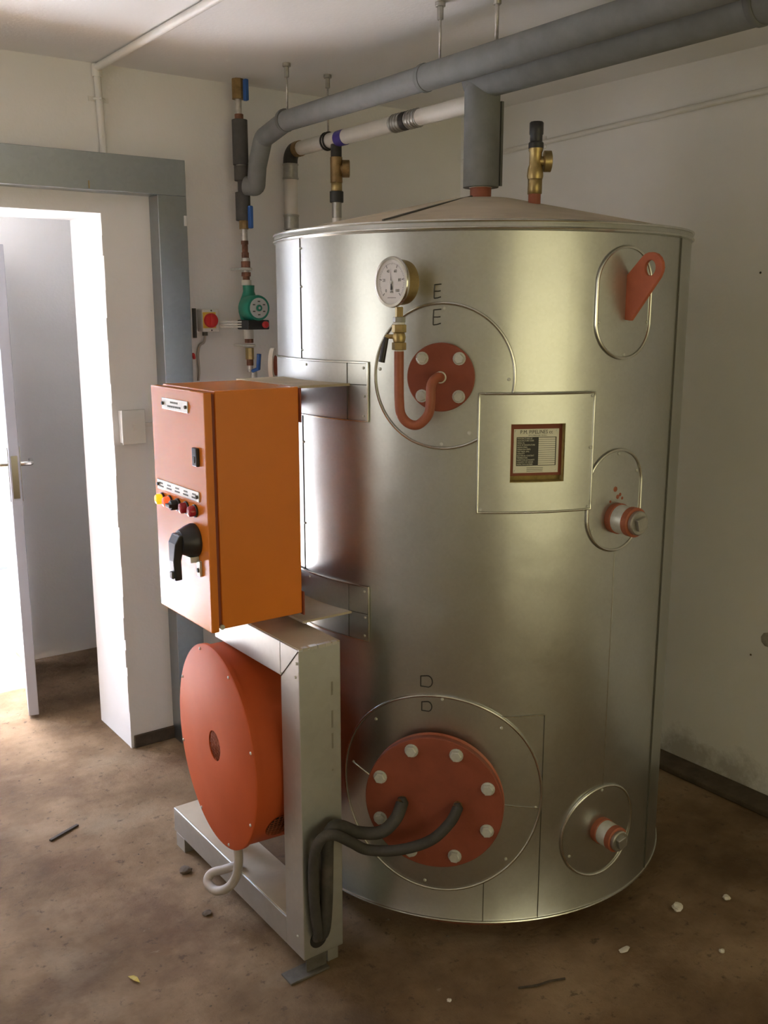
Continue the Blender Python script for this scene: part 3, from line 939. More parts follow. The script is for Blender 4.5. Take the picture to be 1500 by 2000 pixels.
for i, s in enumerate(('0', '20', '40', '60', '80', '100')):
    a = math.radians(225 - 54*i)
    text('scale_number', s, 0.0095, MG @ Matrix.Translation((0.0265*math.cos(a), 0.0265*math.sin(a), 0.0)), M_INK, dial, 0.0001)
text('unit_print', 'kPa', 0.0075, MG @ Matrix.Translation((0, -0.021, 0)), M_INK, dial, 0.0001)
G().box((-0.014, -0.0345, -0.0002), (0.014, -0.0335, 0.0002), MG).build('maker_print', M_SEAM, dial)
nd = G(); an = math.radians(95)
d = Vector((math.cos(an), math.sin(an), 0)); e = Vector((-d.y, d.x, 0))
nd.add([MG @ (d*0.036 + Vector((0,0,0.002))), MG @ (e*0.0012 + Vector((0,0,0.002))), MG @ (d*-0.017 + e*0.0034 + Vector((0,0,0.002))), MG @ (d*-0.017 - e*0.0034 + Vector((0,0,0.002))), MG @ (-e*0.0012 + Vector((0,0,0.002)))], [(0, 1, 2, 3, 4)], False)
nd.build('needle', M_INK, dial)
G().lathe([(0.0035, 0.0), (0.0035, 0.003), (0.002, 0.0038)], MG @ Vector((0,0,0)), gn, 12).build('needle_hub', M_DIAL, dial)

# ------------------------------------------------------------------ orange control box
bx0, bx1, by0, by1, bz0, bz1 = 0.956, 1.206, 2.003, 2.300, 0.915, 1.482
cb = thing('control_box', 'tall orange steel control box with indicator lamps and black rotary isolator', 'control box', ((bx0+bx1)/2, (by0+by1)/2, bz0))
body = box('body', (bx0+0.030, by0+0.004, bz0+0.004), (bx1, by1-0.004, bz1), M_ORANGE, cb, 0.003)
box('back_plate', (bx1, by0-0.002, bz1-0.085), (bx1+0.004, by1+0.002, bz1-0.002), M_REDOX, cb, 0.001)
box('back_plate', (bx1, by0-0.002, bz0), (bx1+0.004, by1+0.002, bz0+0.06), M_REDOX, cb, 0.001)
bd = box('door', (bx0, by0, bz0), (bx0+0.020, by1, bz1-0.002), M_ORANGE, cb, 0.003)
box('door_gasket', (bx0+0.019, by0+0.010, bz0+0.008), (bx0+0.032, by1-0.010, bz1-0.008), M_REDOX, cb)
def fx(y, z, o=0.0): return Vector((bx0-o, y, z))
FN = Vector((-1, 0, 0))
def MF(y, z, o=0.0): return frame_mat(fx(y, z, o), FN)
def plate(name, yc, zc, w, h, tilt=0.0):
    o = G().box((-w/2, -h/2, 0), (w/2, h/2, 0.003), MF(yc, zc)).build(name, M_PLATE, cb, 0.0008)
    for s in (-1, 1):
        G().lathe([(0.0042, 0.0), (0.0042, 0.005), (0.002, 0.006)], fx(yc + s*(w/2-0.008), zc, 0.002), FN, 10).build('screw', M_SEAM, o)
    return o
pl1 = plate('engraved_label', 2.156, 1.441, 0.145, 0.027)
for dz, w in ((0.005, 0.045), (-0.005, 0.08)):
    for k in range(int(w/0.011)):
        x = -w/2 + k*0.011
        G().box((x, dz-0.0022, 0.003), (x+0.0085, dz+0.0022, 0.0035), MF(2.156, 1.441)).build('engraved_print', M_SEAM, pl1)
pl2 = plate('engraved_label_strip', 2.160, 1.236, 0.238, 0.024)
for k in range(5):
    xc = -0.095 + k*0.0475
    for dz, w in ((0.004, 0.020), (-0.004, 0.028)):
        G().box((xc-w/2, dz-0.0018, 0.003), (xc+w/2, dz+0.0018, 0.0035), MF(2.160, 1.236)).build('engraved_print', M_SEAM, pl2)
# small black key lock plate
kl = G().box((-0.0115, -0.0215, 0), (0.0115, 0.0215, 0.009), MF(2.046, 1.330)).build('lock', M_BLACK, cb, 0.002)
G().box((-0.006, -0.013, 0.009), (0.004, 0.002, 0.0105), MF(2.046, 1.330)).build('lock_insert', M_SEAM, kl)
for y, m, nm in ((2.256, M_LAMPY, 'amber indicator lamp, lit'), (2.211, M_LAMPR, 'red indicator lamp, lit'), (2.116, M_LAMPOFF, 'red indicator lamp, unlit'), (2.068, M_LAMPOFF, 'red indicator lamp, unlit')):
    o = G().lathe([(0.0155, 0), (0.0155, 0.004), (0.0135, 0.005)], fx(y, 1.200), FN, 24).build('indicator_lamp', M_BLACK, cb, label=nm)
    G().lathe([(0.0130, 0.004), (0.0130, 0.014), (0.011, 0.018), (0.006, 0.0195)], fx(y, 1.200), FN, 24).build('lens', m, o)
o = G().lathe([(0.0155, 0), (0.0155, 0.005), (0.013, 0.006)], fx(2.163, 1.200), FN, 24).build('selector_switch', M_BLACK, cb)
G().lathe([(0.0125, 0.005), (0.0125, 0.02), (0.011, 0.022)], fx(2.163, 1.200), FN, 20).build('selector_knob', M_BLACK, o)
G().box((-0.013, -0.0045, 0.012), (0.013, 0.0045, 0.030), MF(2.163, 1.200)).build('selector_grip', M_BLACK, o, 0.002)
# rotary isolator with drop lever
ri = G().lathe([(0.040, 0), (0.041, 0.006), (0.036, 0.022), (0.030, 0.036), (0.028, 0.040)], fx(2.078, 1.128), FN, 36).build('isolator_handle', M_BLACK, cb, label='black rotary isolator handle')
lv = G()
P = [Vector((bx0-0.040, 2.078, 1.148)), Vector((bx0-0.046, 2.080, 1.128)), Vector((bx0-0.050, 2.082, 1.085)), Vector((bx0-0.046, 2.086, 1.036))]
for i in range(3):
    pass
v = []
for p, hy, hx in zip(P, (0.022, 0.021, 0.014, 0.013), (0.008, 0.012, 0.010, 0.009)):
    v += [p+Vector((-hx, -hy, 0)), p+Vector((-hx, hy, 0)), p+Vector((hx, hy, 0)), p+Vector((hx, -hy, 0))]
f = [(0,1,2,3), (12,15,14,13)]
for i in range(3):
    for k in range(4):
        f.append((4*i+k, 4*i+(k+1) % 4, 4*i+4+(k+1) % 4, 4*i+4+k))
lv.add(v, f, False)
lv.build('lever', M_BLACK, ri, 0.003)
G().box((-0.006, -0.004, 0), (0.006, 0.012, 0.012), frame_mat(Vector((bx0-0.05, 2.084, 1.046)), FN)).build('lock_slot', M_SEAM, ri)
hs = G().box((-0.022, -0.004, 0), (0.004, 0.010, 0.022), MF(2.062, 1.082)).build('padlock_hasp', M_ZINC, cb, 0.001)
G().box((0.0, -0.030, 0), (0.018, 0.008, 0.006), MF(2.062, 1.075)).build('hasp_plate', M_ZINC, hs, 0.001)
G().lathe([(0.006, 0.006), (0.004, 0.009)], fx(2.053, 1.060), FN, 10).build('hasp_screw', M_SEAM, hs)
G().lathe([(0.006, 0.0), (0.006, 0.006)], (bx0+0.026, by0+0.002, bz0+0.012), (0, -1, 0), 10).build('hinge_pin', M_ZINC, cb)
G().lathe([(0.0035, 0.0), (0.0035, 0.012)], (bx1+0.003, by0+0.02, bz1-0.05), (1, 0, 0), 8).build('mounting_bolt', M_ZINC, cb)

# ------------------------------------------------------------------ burner frame
FX0, FX1, FY0, FY1, FZ0, FZ1 = 1.120, 1.238, 1.885, 2.672, 0.045, 0.872
fr = thing('sheet_metal_frame', 'galvanised box-section frame standing around the orange fan', 'frame', (1.18, 2.29, 0.0))
w = 0.088
ps = box('post', (FX0, FY0, FZ0), (FX1, FY0+w, FZ1), M_GALVF, fr, 0.002)
tb = box('top_beam', (FX0, FY0+w, FZ1-w), (FX1, 2.33, FZ1), M_GALVF, fr, 0.002)
box('bottom_beam', (FX0, FY0+w, FZ0), (FX1, FY1, FZ0+0.078), M_GALVF, fr, 0.002)
# dusty sheet lying over the top, a tray of the same dirt in the bottom channel
box('dust_sheet', (FX0+0.003, FY0+0.002, FZ1), (FX1, 2.328, FZ1+0.0025), M_DUST, fr)
box('dust_sheet', (FX0+0.004, FY0+w, FZ0+0.078), (FX1-0.002, FY1-0.004, FZ0+0.0805), M_DUST, fr)
for a, b in (((FX0-0.0005, FY0+0.010, 0.838), (-1, 0, 0)), ((FX0-0.0005, FY0+0.016, 0.802), (-1, 0, 0)), ((FX0-0.0005, FY0+w-0.004, 0.79), (-1, 0, 0)), ((FX0-0.0005, FY0+0.03, 0.10), (-1, 0, 0))):
    screw(Vector(a), Vector(b), ps, 0.0035)
# the mitre line at the corner, torn foil along the top edge
G().tube([(FX0-0.0005, FY0+0.002, FZ1-0.002), (FX0-0.0005, FY0+w-0.002, FZ1-w)], 0.0012, 6).build('mitre_seam', M_SEAM, ps)
for i in range(5):
    x = FX0+0.012+i*0.021
    G().box((x, FY0-0.0015, FZ1-0.004), (x+random.uniform(0.012, 0.022), FY0+0.006+random.uniform(0, 0.006), FZ1+0.0045)).build('torn_foil', M_PLATE, ps)
G().lathe([(0.025, 0.0), (0.025, 0.0015)], Vector((1.163, FY0+0.0005, 0.092)), (0, -1, 0), 24).build('cable_hole', M_VOID, ps)
for z0, z1 in ((0.74, 0.775), (0.655, 0.70), (0.60, 0.64), (0.54, 0.545)):
    G().box((FX1-0.028, FY0-0.0006, z0), (FX1-0.023, FY0, z1)).build('scuff', M_STEELC, ps)
# crushed angle foot under the near corner
ft = G().box((1.075, 1.875, 0.0), (1.19, 1.925, 0.006)).box((1.13, 1.890, 0.0), (1.19, 1.896, 0.046)).build('angle_foot', M_FOOT, fr, 0.001)
box('angle_foot', (1.12, 2.60, 0.0), (1.22, 2.66, 0.046), M_GALVF, fr, 0.001)
box('angle_foot', (1.20, 1.90, 0.0), (1.232, 1.96, 0.046), M_GALVF, fr, 0.001)
# ------------------------------------------------------------------ orange fan drum
an = math.radians(5.0)
fa = Vector((math.cos(an), -math.sin(an), 0))          # from the face backwards
fc = Vector((1.072, 2.258, 0.503)); FR = 0.279
fan = thing('blower_fan', 'round orange burner fan housing with a small mesh grille in its face', 'fan', (fc.x, fc.y, 0.125))
ob = G().lathe([(FR-0.006, 0.012), (FR-0.005, 0.16)], fc, fa, 96, cap=False).build('casing', M_ORANGE_F, fan)
# face: annulus with a hole for the grille
face = G().lathe([(0.042, 0.004), (0.042, 0.0), (FR-0.004, 0.0), (FR, 0.003), (FR, 0.014), (FR-0.006, 0.016)], fc, fa, 96, cap=False).build('face_plate', M_ORANGE_F, fan)
G().lathe([(FR-0.008, 0.155), (FR-0.008, 0.16)], fc, fa, 64).build('rear_plate', M_ORANGE_F, fan)
G().lathe([(0.06, 0.03), (0.06, 0.034)], fc, fa, 32).build('inner_void', M_VOID, fan)
MFf = frame_mat(fc, -fa)
gr = G()
for i in range(-5, 6):
    for s in (1, -1):
        d = Vector((math.cos(math.radians(60)), s*math.sin(math.radians(60)), 0)); e = Vector((-d.y, d.x, 0))
        o_ = i*0.0085; hh = math.sqrt(max(0, 0.043**2 - o_*o_))
        if hh > 0.005: gr.tube([MFf @ (e*o_ - d*hh + Vector((0,0,-0.004))), MFf @ (e*o_ + d*hh + Vector((0,0,-0.004)))], 0.0016, 5)
tag(gr.build('mesh_grille', M_MESH, fan), kind='stuff')
for i in range(8):
    a = math.radians(22.5*0 + 45*i + 18)
    G().lathe([(0.0042, 0), (0.0042, 0.002), (0.002, 0.0032)], MFf @ Vector(((FR-0.013)*math.cos(a), (FR-0.013)*math.sin(a), 0)), -fa, 10).build('screw', M_ZINC, face)
# side grille low on the casing
sg = G(); a0 = math.radians(-33)
def dr(a, h, o=0.0): return fc + fa*h + ((MFf.to_3x3() @ Vector((math.cos(a), math.sin(a), 0)))*(FR-0.005+o))
v = []; nn = 16
cen = dr(a0, 0.085, 0.0012); 
for k in range(nn):
    q = 2*PI*k/nn; v.append(dr(a0+0.17*math.cos(q), 0.085+0.040*math.sin(q), 0.0012))
v.append(cen); sg.add(v, [(k, (k+1) % nn, nn) for k in range(nn)])
so = sg.build('side_grille', M_VOID, fan)
wr = G()
for i in range(-5, 6):
    o_ = i*0.032; hh = 0.040*math.sqrt(max(0, 1-(o_/0.17)**2))
    wr.tube([dr(a0+o_, 0.085-hh, 0.0025), dr(a0+o_, 0.085+hh, 0.0025)], 0.0014, 5)
for i in range(-3, 4):
    o_ = i*0.0115; hh = 0.17*math.sqrt(max(0, 1-(o_/0.040)**2))
    wr.tube([dr(a0-hh, 0.085+o_, 0.0025), dr(a0, 0.085+o_, 0.0025), dr(a0+hh, 0.085+o_, 0.0025)], 0.0014, 5)
tag(wr.build('side_grille_wire', M_MESH, so), kind='stuff')
# motor and outlet spigot behind, towards the tank
G().lathe([(0.075, 0.16), (0.075, 0.20), (0.06, 0.21)], fc, fa, 32).build('motor', M_ORANGE_F, fan)
G().box((1.150, 2.370, 0.1255), (1.190, 2.410, 0.275)).build('mounting_leg', M_REDOX, fan)
# short flexible conduit that loops out under the fan and over the beam
solo('flexible_conduit', G().tube(smooth_path([(1.085, 2.165, 0.245), (1.083, 2.16, 0.20), (1.078, 2.17, 0.15), (1.066, 2.20, 0.107), (1.052, 2.245, 0.082), (1.048, 2.285, 0.090), (1.064, 2.29, 0.108), (1.092, 2.268, 0.120), (1.13, 2.24, 0.138)], 8), 0.0125, 14),
     M_CABLEW, 'short grey flexible conduit looping under the orange fan', 'conduit')

# ------------------------------------------------------------------ heater cables
P1 = [MDm @ Vector((-0.079, 0.0, 0.016)), Vector((1.365, 1.802, 0.438)), Vector((1.339, 1.794, 0.408)), Vector((1.306, 1.809, 0.377)), Vector((1.262, 1.843, 0.374)),
      Vector((1.216, 1.852, 0.402)), Vector((1.188, 1.850, 0.410)), Vector((1.174, 1.852, 0.382)), Vector((1.175, 1.858, 0.315)), Vector((1.174, 1.862, 0.205)), Vector((1.168, 1.866, 0.125)), Vector((1.165, 1.888, 0.098))]
P2 = [MDm @ Vector((0.063, 0.003, 0.016)), Vector((1.457, 1.694, 0.442)), Vector((1.428, 1.689, 0.415)), Vector((1.384, 1.710, 0.373)), Vector((1.324, 1.757, 0.346)), Vector((1.265, 1.808, 0.342)),
      Vector((1.222, 1.820, 0.372)), Vector((1.180, 1.828, 0.402)), Vector((1.150, 1.840, 0.398)), Vector((1.136, 1.852, 0.355)), Vector((1.138, 1.864, 0.280)), Vector((1.144, 1.866, 0.180)), Vector((1.153, 1.868, 0.120)), Vector((1.158, 1.888, 0.096))]
solo('power_cable', G().tube(smooth_path(P1, 8), 0.0160, 14), M_RUBBER, 'thick black power cable from the inner left gland of the lower red flange', 'cable', 'heater cables')
solo('power_cable', G().tube(smooth_path(P2, 8), 0.0135, 14), M_RUBBER, 'black power cable sagging from the right gland of the lower red flange', 'cable', 'heater cables')

# ------------------------------------------------------------------ overhead pipes
# insulated pipe along the wall direction
xt, zt = 1.795, 2.294
thin = thing('insulated_pipe', 'slim grey foam-insulated pipe hung under the ceiling, stepping down at the wall', 'pipe', (xt, 3.0, 2.1))
G().tube([(xt, 2.27, zt), (xt, 1.2, zt+0.004), (xt, -0.6, zt+0.006)], 0.036, 24).build('pipe_run', M_INSUL, thin)
G().tube([(xt, 3.045, zt-0.002), (xt, 2.27, zt)], 0.034, 24).build('pipe_run', M_INSUL, thin)
for y in (2.268, 3.035):
    G().lathe([(0.0375, 0), (0.0385, 0.004), (0.0385, 0.012), (0.0375, 0.016)], (xt, y, zt), (0, 1, 0), 28).build('joint_band', M_CUFF, thin)
def rounded(P, r, n=5):
    P = [Vector(p) for p in P]; out = [P[0]]
    for i in range(1, len(P)-1):
        a, b = (P[i-1]-P[i]).normalized(), (P[i+1]-P[i]).normalized()
        p, q = P[i]+a*r, P[i]+b*r
        for k in range(n+1):
            t = k/n; out.append(p*(1-t)**2 + P[i]*2*t*(1-t) + q*t*t)
    return out + [P[-1]]
G().tube(rounded([(xt, 3.04, zt-0.002), (xt+0.020, 3.235, zt-0.030), (xt+0.008, 3.262, 2.17)], 0.020), 0.034, 24).build('elbow_piece', M_INSUL, thin)
G().tube(rounded([(xt+0.0085, 3.261, 2.172), (xt+0.004, 3.266, 2.100), (xt-0.020, 3.300, 2.106)], 0.010), 0.033, 24).build('return_piece', M_INSUL, thin)
# thick flow pipe from the tank riser towards the camera
thick = thing('flow_pipe', 'thick grey foam-insulated flow pipe rising from the tank and running under the ceiling', 'pipe', (C.x, C.y, 2.0))
zk = 2.287
rp = G(); seg = 32; v = []; f = []
for k in range(seg):
    a = 2*PI*k/seg; x, y = 0.05*math.cos(a), 0.05*math.sin(a)
    v.append((C.x+x, C.y+y, 2.0)); v.append((C.x+x, C.y+y, zk+y*0.9))
for k in range(seg):
    j = (k+1) % seg; f.append((2*k, 2*j, 2*j+1, 2*k+1))
f.append(tuple(2*k+1 for k in range(seg)))
v2 = len(v)
for k in range(seg):
    a = 2*PI*k/seg; v.append((C.x+0.034*math.cos(a), C.y+0.034*math.sin(a), 2.0))
for k in range(seg):
    j = (k+1) % seg; f.append((2*k, v2+k, v2+j, 2*j))
rp.add(v, f); rp.build('riser_sleeve', M_INSUL, thick)
G().lathe([(0.033, 1.999), (0.033, 2.03)], (C.x, C.y, 0), up, 24).build('riser_liner', M_PVC, thick)
G().tube([(C.x+0.0, C.y+0.03, zk), (C.x, 1.31, zk+0.004)], 0.052, 32).build('pipe_run', M_INSUL, thick)
G().tube([(C.x, 1.305, zk+0.002), (C.x, -0.6, zk+0.008)], 0.049, 32).build('pipe_run', M_INSUL, thick)
G().lathe([(0.0525, 0), (0.0545, 0.004), (0.0545, 0.014), (0.0525, 0.018)], (C.x, 1.300, zk+0.004), (0, 1, 0), 32).build('joint_band', M_CUFF, thick)
G().box((C.x+0.044, C.y-0.032, 2.005), (C.x+0.052, C.y-0.026, 2.23)).build('sleeve_slit', M_CUFF, thick)

# white pipe with elbow
xw, zw, yw = 1.996, 2.252, 3.352
wp = thing('white_pipe', 'white plastic pipe with steel couplings running to the wall and down behind the tank', 'pipe', (xw, yw, 0.9))
G().tube([(xw, 3.29, zw), (xw, 2.66, zw+0.002)], 0.0255, 20).build('pipe_run', M_PVC, wp)
G().tube(rounded([(xw, 2.60, zw+0.002), (xw, 2.215, zw+0.003), (C.x+0.035, 2.185, zw+0.003)], 0.03), 0.0255, 20).build('pipe_run', M_PVC, wp)
G().tube([(xw, 3.31, zw)] + arc((xw, 3.312, zw-0.040), (0,0,1), (0,1,0), 0.040, 0, PI/2, 6) + [(xw, yw, zw-0.055)], 0.0275, 18).build('elbow', M_DARKFIT, wp)
G().lathe([(0.0285, 0), (0.0285, 0.03)], (xw, 3.275, zw), (0, 1, 0), 20).build('elbow_collar', M_BRASSD, wp)
def vcol(name, z0, z1, r, m, a, parent, seg=20):
    return G().lathe([(r-0.001, z0), (r, z0+0.001), (r, z1-0.001), (r-0.001, z1)], (a[0], a[1], 0), up, seg).build(name, m, parent)
aw = (xw, yw)
cp = vcol('coupling', 2.148, 2.206, 0.028, M_STEELC, aw, wp)
for z in (2.149, 2.199): vcol('coupling_ring', z, z+0.006, 0.0305, M_STEELC, aw, cp)
vcol('pipe_drop', 2.015, 2.15, 0.0255, M_PVC, aw, wp)
cp = vcol('coupling', 1.964, 2.020, 0.028, M_STEELC, aw, wp)
for z in (1.965, 2.013): vcol('coupling_ring', z, z+0.006, 0.0305, M_STEELC, aw, cp)
vcol('lower_pipe', 0.9, 1.966, 0.022, M_DARKFIT, aw, wp)
for y0 in (2.555, 2.635):
    cp = G().lathe([(0.027, 0), (0.027, 0.06)], (xw, y0, zw+0.002), (0, 1, 0), 20).build('coupling', M_STEELC, wp)
    for k in range(4): G().tube([(xw+0.027*math.cos(a), y0+0.008+0.0145*k, zw+0.002+0.027*math.sin(a)) for a in [2*PI*i/20 for i in range(20)]], 0.0026, 6, True).build('crimp_ring', M_STEELC, cp)
G().lathe([(0.0285, 0), (0.0285, 0.024)], (xw, 2.613, zw+0.002), (0, 1, 0), 20).build('coupling_seal', M_DARKFIT, wp)
G().lathe([(0.0268, 0), (0.0268, 0.045)], (xw, 2.975, zw), (0, 1, 0), 20).build('blue_tape', M_BLUETAPE, wp)
for y in (3.078, 3.095):
    G().tube([(xw+0.029*math.cos(a), y, zw+0.029*math.sin(a)) for a in [2*PI*i/20 for i in range(20)]], 0.0035, 6, True).build('hanger_ring', M_DARKFIT, wp)
# relief valve hanging under the white pipe
ad = (xw, 3.035)
rv1 = thing('relief_valve', 'brass relief valve on the white pipe behind the tank', 'valve', (ad[0], ad[1], 1.80), 'brass relief valves')
vcol('tee_outlet', 2.190, 2.235, 0.0195, M_DARKFIT, ad, rv1)
vcol('valve_body', 2.105, 2.192, 0.0215, M_BRASSD, ad, rv1)
G().lathe([(0.016, 0.0), (0.016, 0.020), (0.030, 0.022), (0.030, 0.046), (0.024, 0.048)], (ad[0], ad[1], 2.153), Vector((0.82, -0.57, 0)), 20).build('side_outlet', M_BRASSD, rv1)
vcol('hex_nut', 2.075, 2.107, 0.022, M_BRASS, ad, rv1, 6)
vcol('union_nut', 2.038, 2.076, 0.0245, M_DARKFIT, ad, rv1, 12)
vcol('coupling', 1.985, 2.039, 0.0175, M_STEELC, ad, rv1)
vcol('pipe_stub', 1.80, 1.986, 0.0165, M_PVC, ad, rv1)
# relief valve on the cone
ap = (1.909, 1.948)
rv2 = thing('relief_valve', 'brass relief valve with black cap on the conical tank lid', 'valve', (ap[0], ap[1], 1.915), 'brass relief valves')
vcol('red_pipe', 1.915, 1.967, 0.0165, M_REDPIPE, ap, rv2)
vcol('hex_base', 1.962, 2.002, 0.0195, M_BRASS, ap, rv2, 6)
G().lathe([(0.0195, 2.000), (0.0215, 2.008), (0.020, 2.027), (0.0165, 2.037), (0.0165, 2.067), (0.019, 2.072), (0.019, 2.078)], (ap[0], ap[1], 0), up, 20).build('valve_body', M_BRASS, rv2)
G().lathe([(0.013, 0.0), (0.013, 0.02), (0.027, 0.022), (0.027, 0.040), (0.021, 0.042)], (ap[0], ap[1], 2.045), Vector((0.82, -0.57, 0)), 24).build('side_outlet', M_BRASS, rv2)
cap2 = G().lathe([(0.020, 2.077), (0.020, 2.090), (0.0165, 2.094), (0.0165, 2.110), (0.0185, 2.113), (0.0185, 2.140), (0.016, 2.143)], (ap[0], ap[1], 0), up, 20).build('cap', M_BLACK, rv2)

# hanger rods
def rod(x, y, z0, label, nut=True, r=0.0035):
    t = thing('hanger_rod', label, 'rod', (x, y, z0), 'pipe hanger rods')
    G().tube([(x, y, z0), (x, y, ZC-0.002)], r, 8).build('rod', M_STEELN, t)
    if nut:
        vcol('anchor_nut', ZC-0.045, ZC-0.012, 0.0085, M_STEELC, (x, y), t, 8)
        vcol('anchor_washer', ZC-0.012, ZC, 0.014, M_STEELC, (x, y), t, 12)
    return t
rod(1.795, 3.028, zt+0.03, 'thin steel hanger rod holding the grey pipe near its elbow')
rod(1.996, 3.086, zw+0.026, 'thin steel hanger rod holding the white pipe')
rod(1.795, 2.212, zt+0.033, 'thin steel hanger rod above the joint of the slim grey pipe')
t4 = rod(1.795, 1.985, zt+0.034, 'steel hanger rod with a nut, above the red tank outlet', r=0.005)
vcol('coupling_nut', 2.415, 2.445, 0.011, M_STEELC, (1.795, 1.985), t4, 6)

# ------------------------------------------------------------------ pump column on the doorway wall
pcx, pcy = 1.770, 3.330
col_t = thing('pipe_riser', 'vertical pipe column of foam sleeves and rusty fittings on the doorway wall', 'pipe', (pcx, pcy, 0))
def seg_c(name, z0, z1, r, m, seg=18, dx=0.0):
    cx = pcx + (2.4-(z0+z1)/2)*0.020 + dx
    return vcol(name, z0, z1, r, m, (cx, pcy), col_t, seg)
v1 = seg_c('valve_body', 2.405, ZC, 0.022, M_BRASSD, 8)
G().box((pcx+0.002, pcy-0.05, 2.395), (pcx+0.018, pcy-0.03, 2.468)).build('blue_handle', M_BLUE, v1, 0.004)
seg_c('nipple', 2.345, 2.408, 0.0115, M_STEELN)
seg_c('rusty_union', 2.33, 2.355, 0.016, M_RUST)
f1 = seg_c('foam_sleeve', 2.180, 2.336, 0.0285, M_INSULD)
seg_c('foam_sleeve', 2.125, 2.177, 0.0270, M_INSULD)
seg_c('bare_joint', 2.174, 2.184, 0.020, M_STEELN)
seg_c('inner_pipe', 2.06, 2.13, 0.016, M_INSULD)
seg_c('foam_sleeve', 1.985, 2.085, 0.0275, M_INSULD)
v2 = seg_c('valve_body', 1.955, 1.99, 0.018, M_BRASSD, 8)
G().box((pcx+0.006, pcy-0.052, 1.955), (pcx+0.022, pcy-0.034, 2.035)).build('blue_handle', M_BLUE, v2, 0.004)
seg_c('nipple', 1.910, 1.957, 0.0125, M_STEELN)
for z0, z1, r, m in ((1.900, 1.914, 0.0135, M_RUST), (1.868, 1.902, 0.011, M_RUST), (1.850, 1.872, 0.0135, M_RUST), (1.838, 1.852, 0.016, M_STEELN), (1.815, 1.84, 0.017, M_RUST), (1.80, 1.818, 0.013, M_STEELN)):
    seg_c('fitting', z0, z1, r, m, 12)
def clamp(z):
    cx = pcx + (2.4-z)*0.02
    o = G().tube([(cx+0.019*math.cos(a), pcy+0.019*math.sin(a), z) for a in [2*PI*i/20 for i in range(20)]], 0.005, 8, True).build('pipe_clamp', M_ZINC, col_t)
    G().tube([(cx-0.018, pcy, z), (cx-0.022, pcy+0.03, z), (cx-0.020, YB, z)], 0.004, 8).build('clamp_stud', M_ZINC, o)
    return o
clamp(1.812); 
seg_c('fitting', 1.785, 1.80, 0.018, M_RUST, 8); seg_c('fitting', 1.768, 1.788, 0.013, M_RUST)
seg_c('white_union', 1.752, 1.772, 0.0185, M_PVC, 16)
seg_c('white_union', 1.555, 1.590, 0.0185, M_PVC, 16)
seg_c('fitting', 1.540, 1.558, 0.017, M_RUST, 8)
clamp(1.530)
v3 = seg_c('valve_body', 1.478, 1.522, 0.0165, M_BRASS, 8)
seg_c('fitting', 1.455, 1.480, 0.013, M_RUST)
seg_c('fitting', 1.43, 1.457, 0.011, M_STEELN)
G().tube([(pcx+0.018, pcy-0.02, 1.435), (pcx+0.026, pcy-0.05, 1.445), (pcx+0.028, pcy-0.055, 1.50)], [0.007, 0.0085, 0.0085], 8).build('blue_handle', M_BLUE, v3)
seg_c('lower_pipe', 0.0, 1.432, 0.0125, M_STEELN, dx=-0.0)
# circulating pump
pm = Vector((1.783, 3.315, 1.672))
pump = thing('circulating_pump', 'small green circulating pump with a grey dial face on the pipe column', 'pump', (pm.x, pm.y, 1.6))
G().lathe([(0.020, 1.592), (0.022, 1.60), (0.032, 1.625), (0.040, 1.655), (0.038, 1.685), (0.027, 1.712), (0.021, 1.73), (0.022, 1.752)], (pm.x, pm.y, 0), up, 24).build('volute', M_GREEN, pump)
pa = Vector((0.0, -1.0, 0)).normalized()
mo = pm + Vector((-0.010, 0, -0.003))
G().lathe([(0.030, 0.0), (0.046, 0.02), (0.047, 0.085), (0.045, 0.092)], mo, pa, 32).build('motor', M_GREEN, pump)
fd = G().lathe([(0.0365, 0.090), (0.0365, 0.0945)], mo, pa, 32).build('face_disc', M_DIAL, pump)
MPp = frame_mat(mo + pa*0.0948, pa)
G().lathe([(0.012, 0.0945), (0.012, 0.097), (0.009, 0.099)], mo, pa, 18).build('shaft_screw', M_GREEN, fd)
G().lathe([(0.005, 0.099), (0.004, 0.1005)], mo, pa, 10).build('screw_slot', M_DIAL, fd)
for i in range(6):
    a = math.radians(60*i+30)
    G().box((-0.005, -0.0022, 0), (0.005, 0.0022, 0.0004), MPp @ Matrix.Translation((0.024*math.cos(a), 0.024*math.sin(a), 0))).build('face_print', M_SEAM, fd)
tbx = G().box((-0.045, -0.078, 0.005), (0.045, -0.043, 0.090), frame_mat(mo, pa)).build('terminal_box', M_BLACK, pump, 0.004)
G().lathe([(0.0125, 0.089), (0.0125, 0.098), (0.010, 0.101)], frame_mat(mo, pa) @ Vector((0.026, -0.060, 0)), pa, 18).build('speed_knob', M_REDP, tbx)
for i in range(3):
    q = frame_mat(mo, pa) @ Vector((-0.045, -0.050-0.009*i, 0.04))
    G().tube([q, q+Vector((-0.028, 0.008, 0)), q+Vector((-0.042, 0.13, 0.0))], 0.003, 8).build('supply_wire', M_WHITEP, tbx)

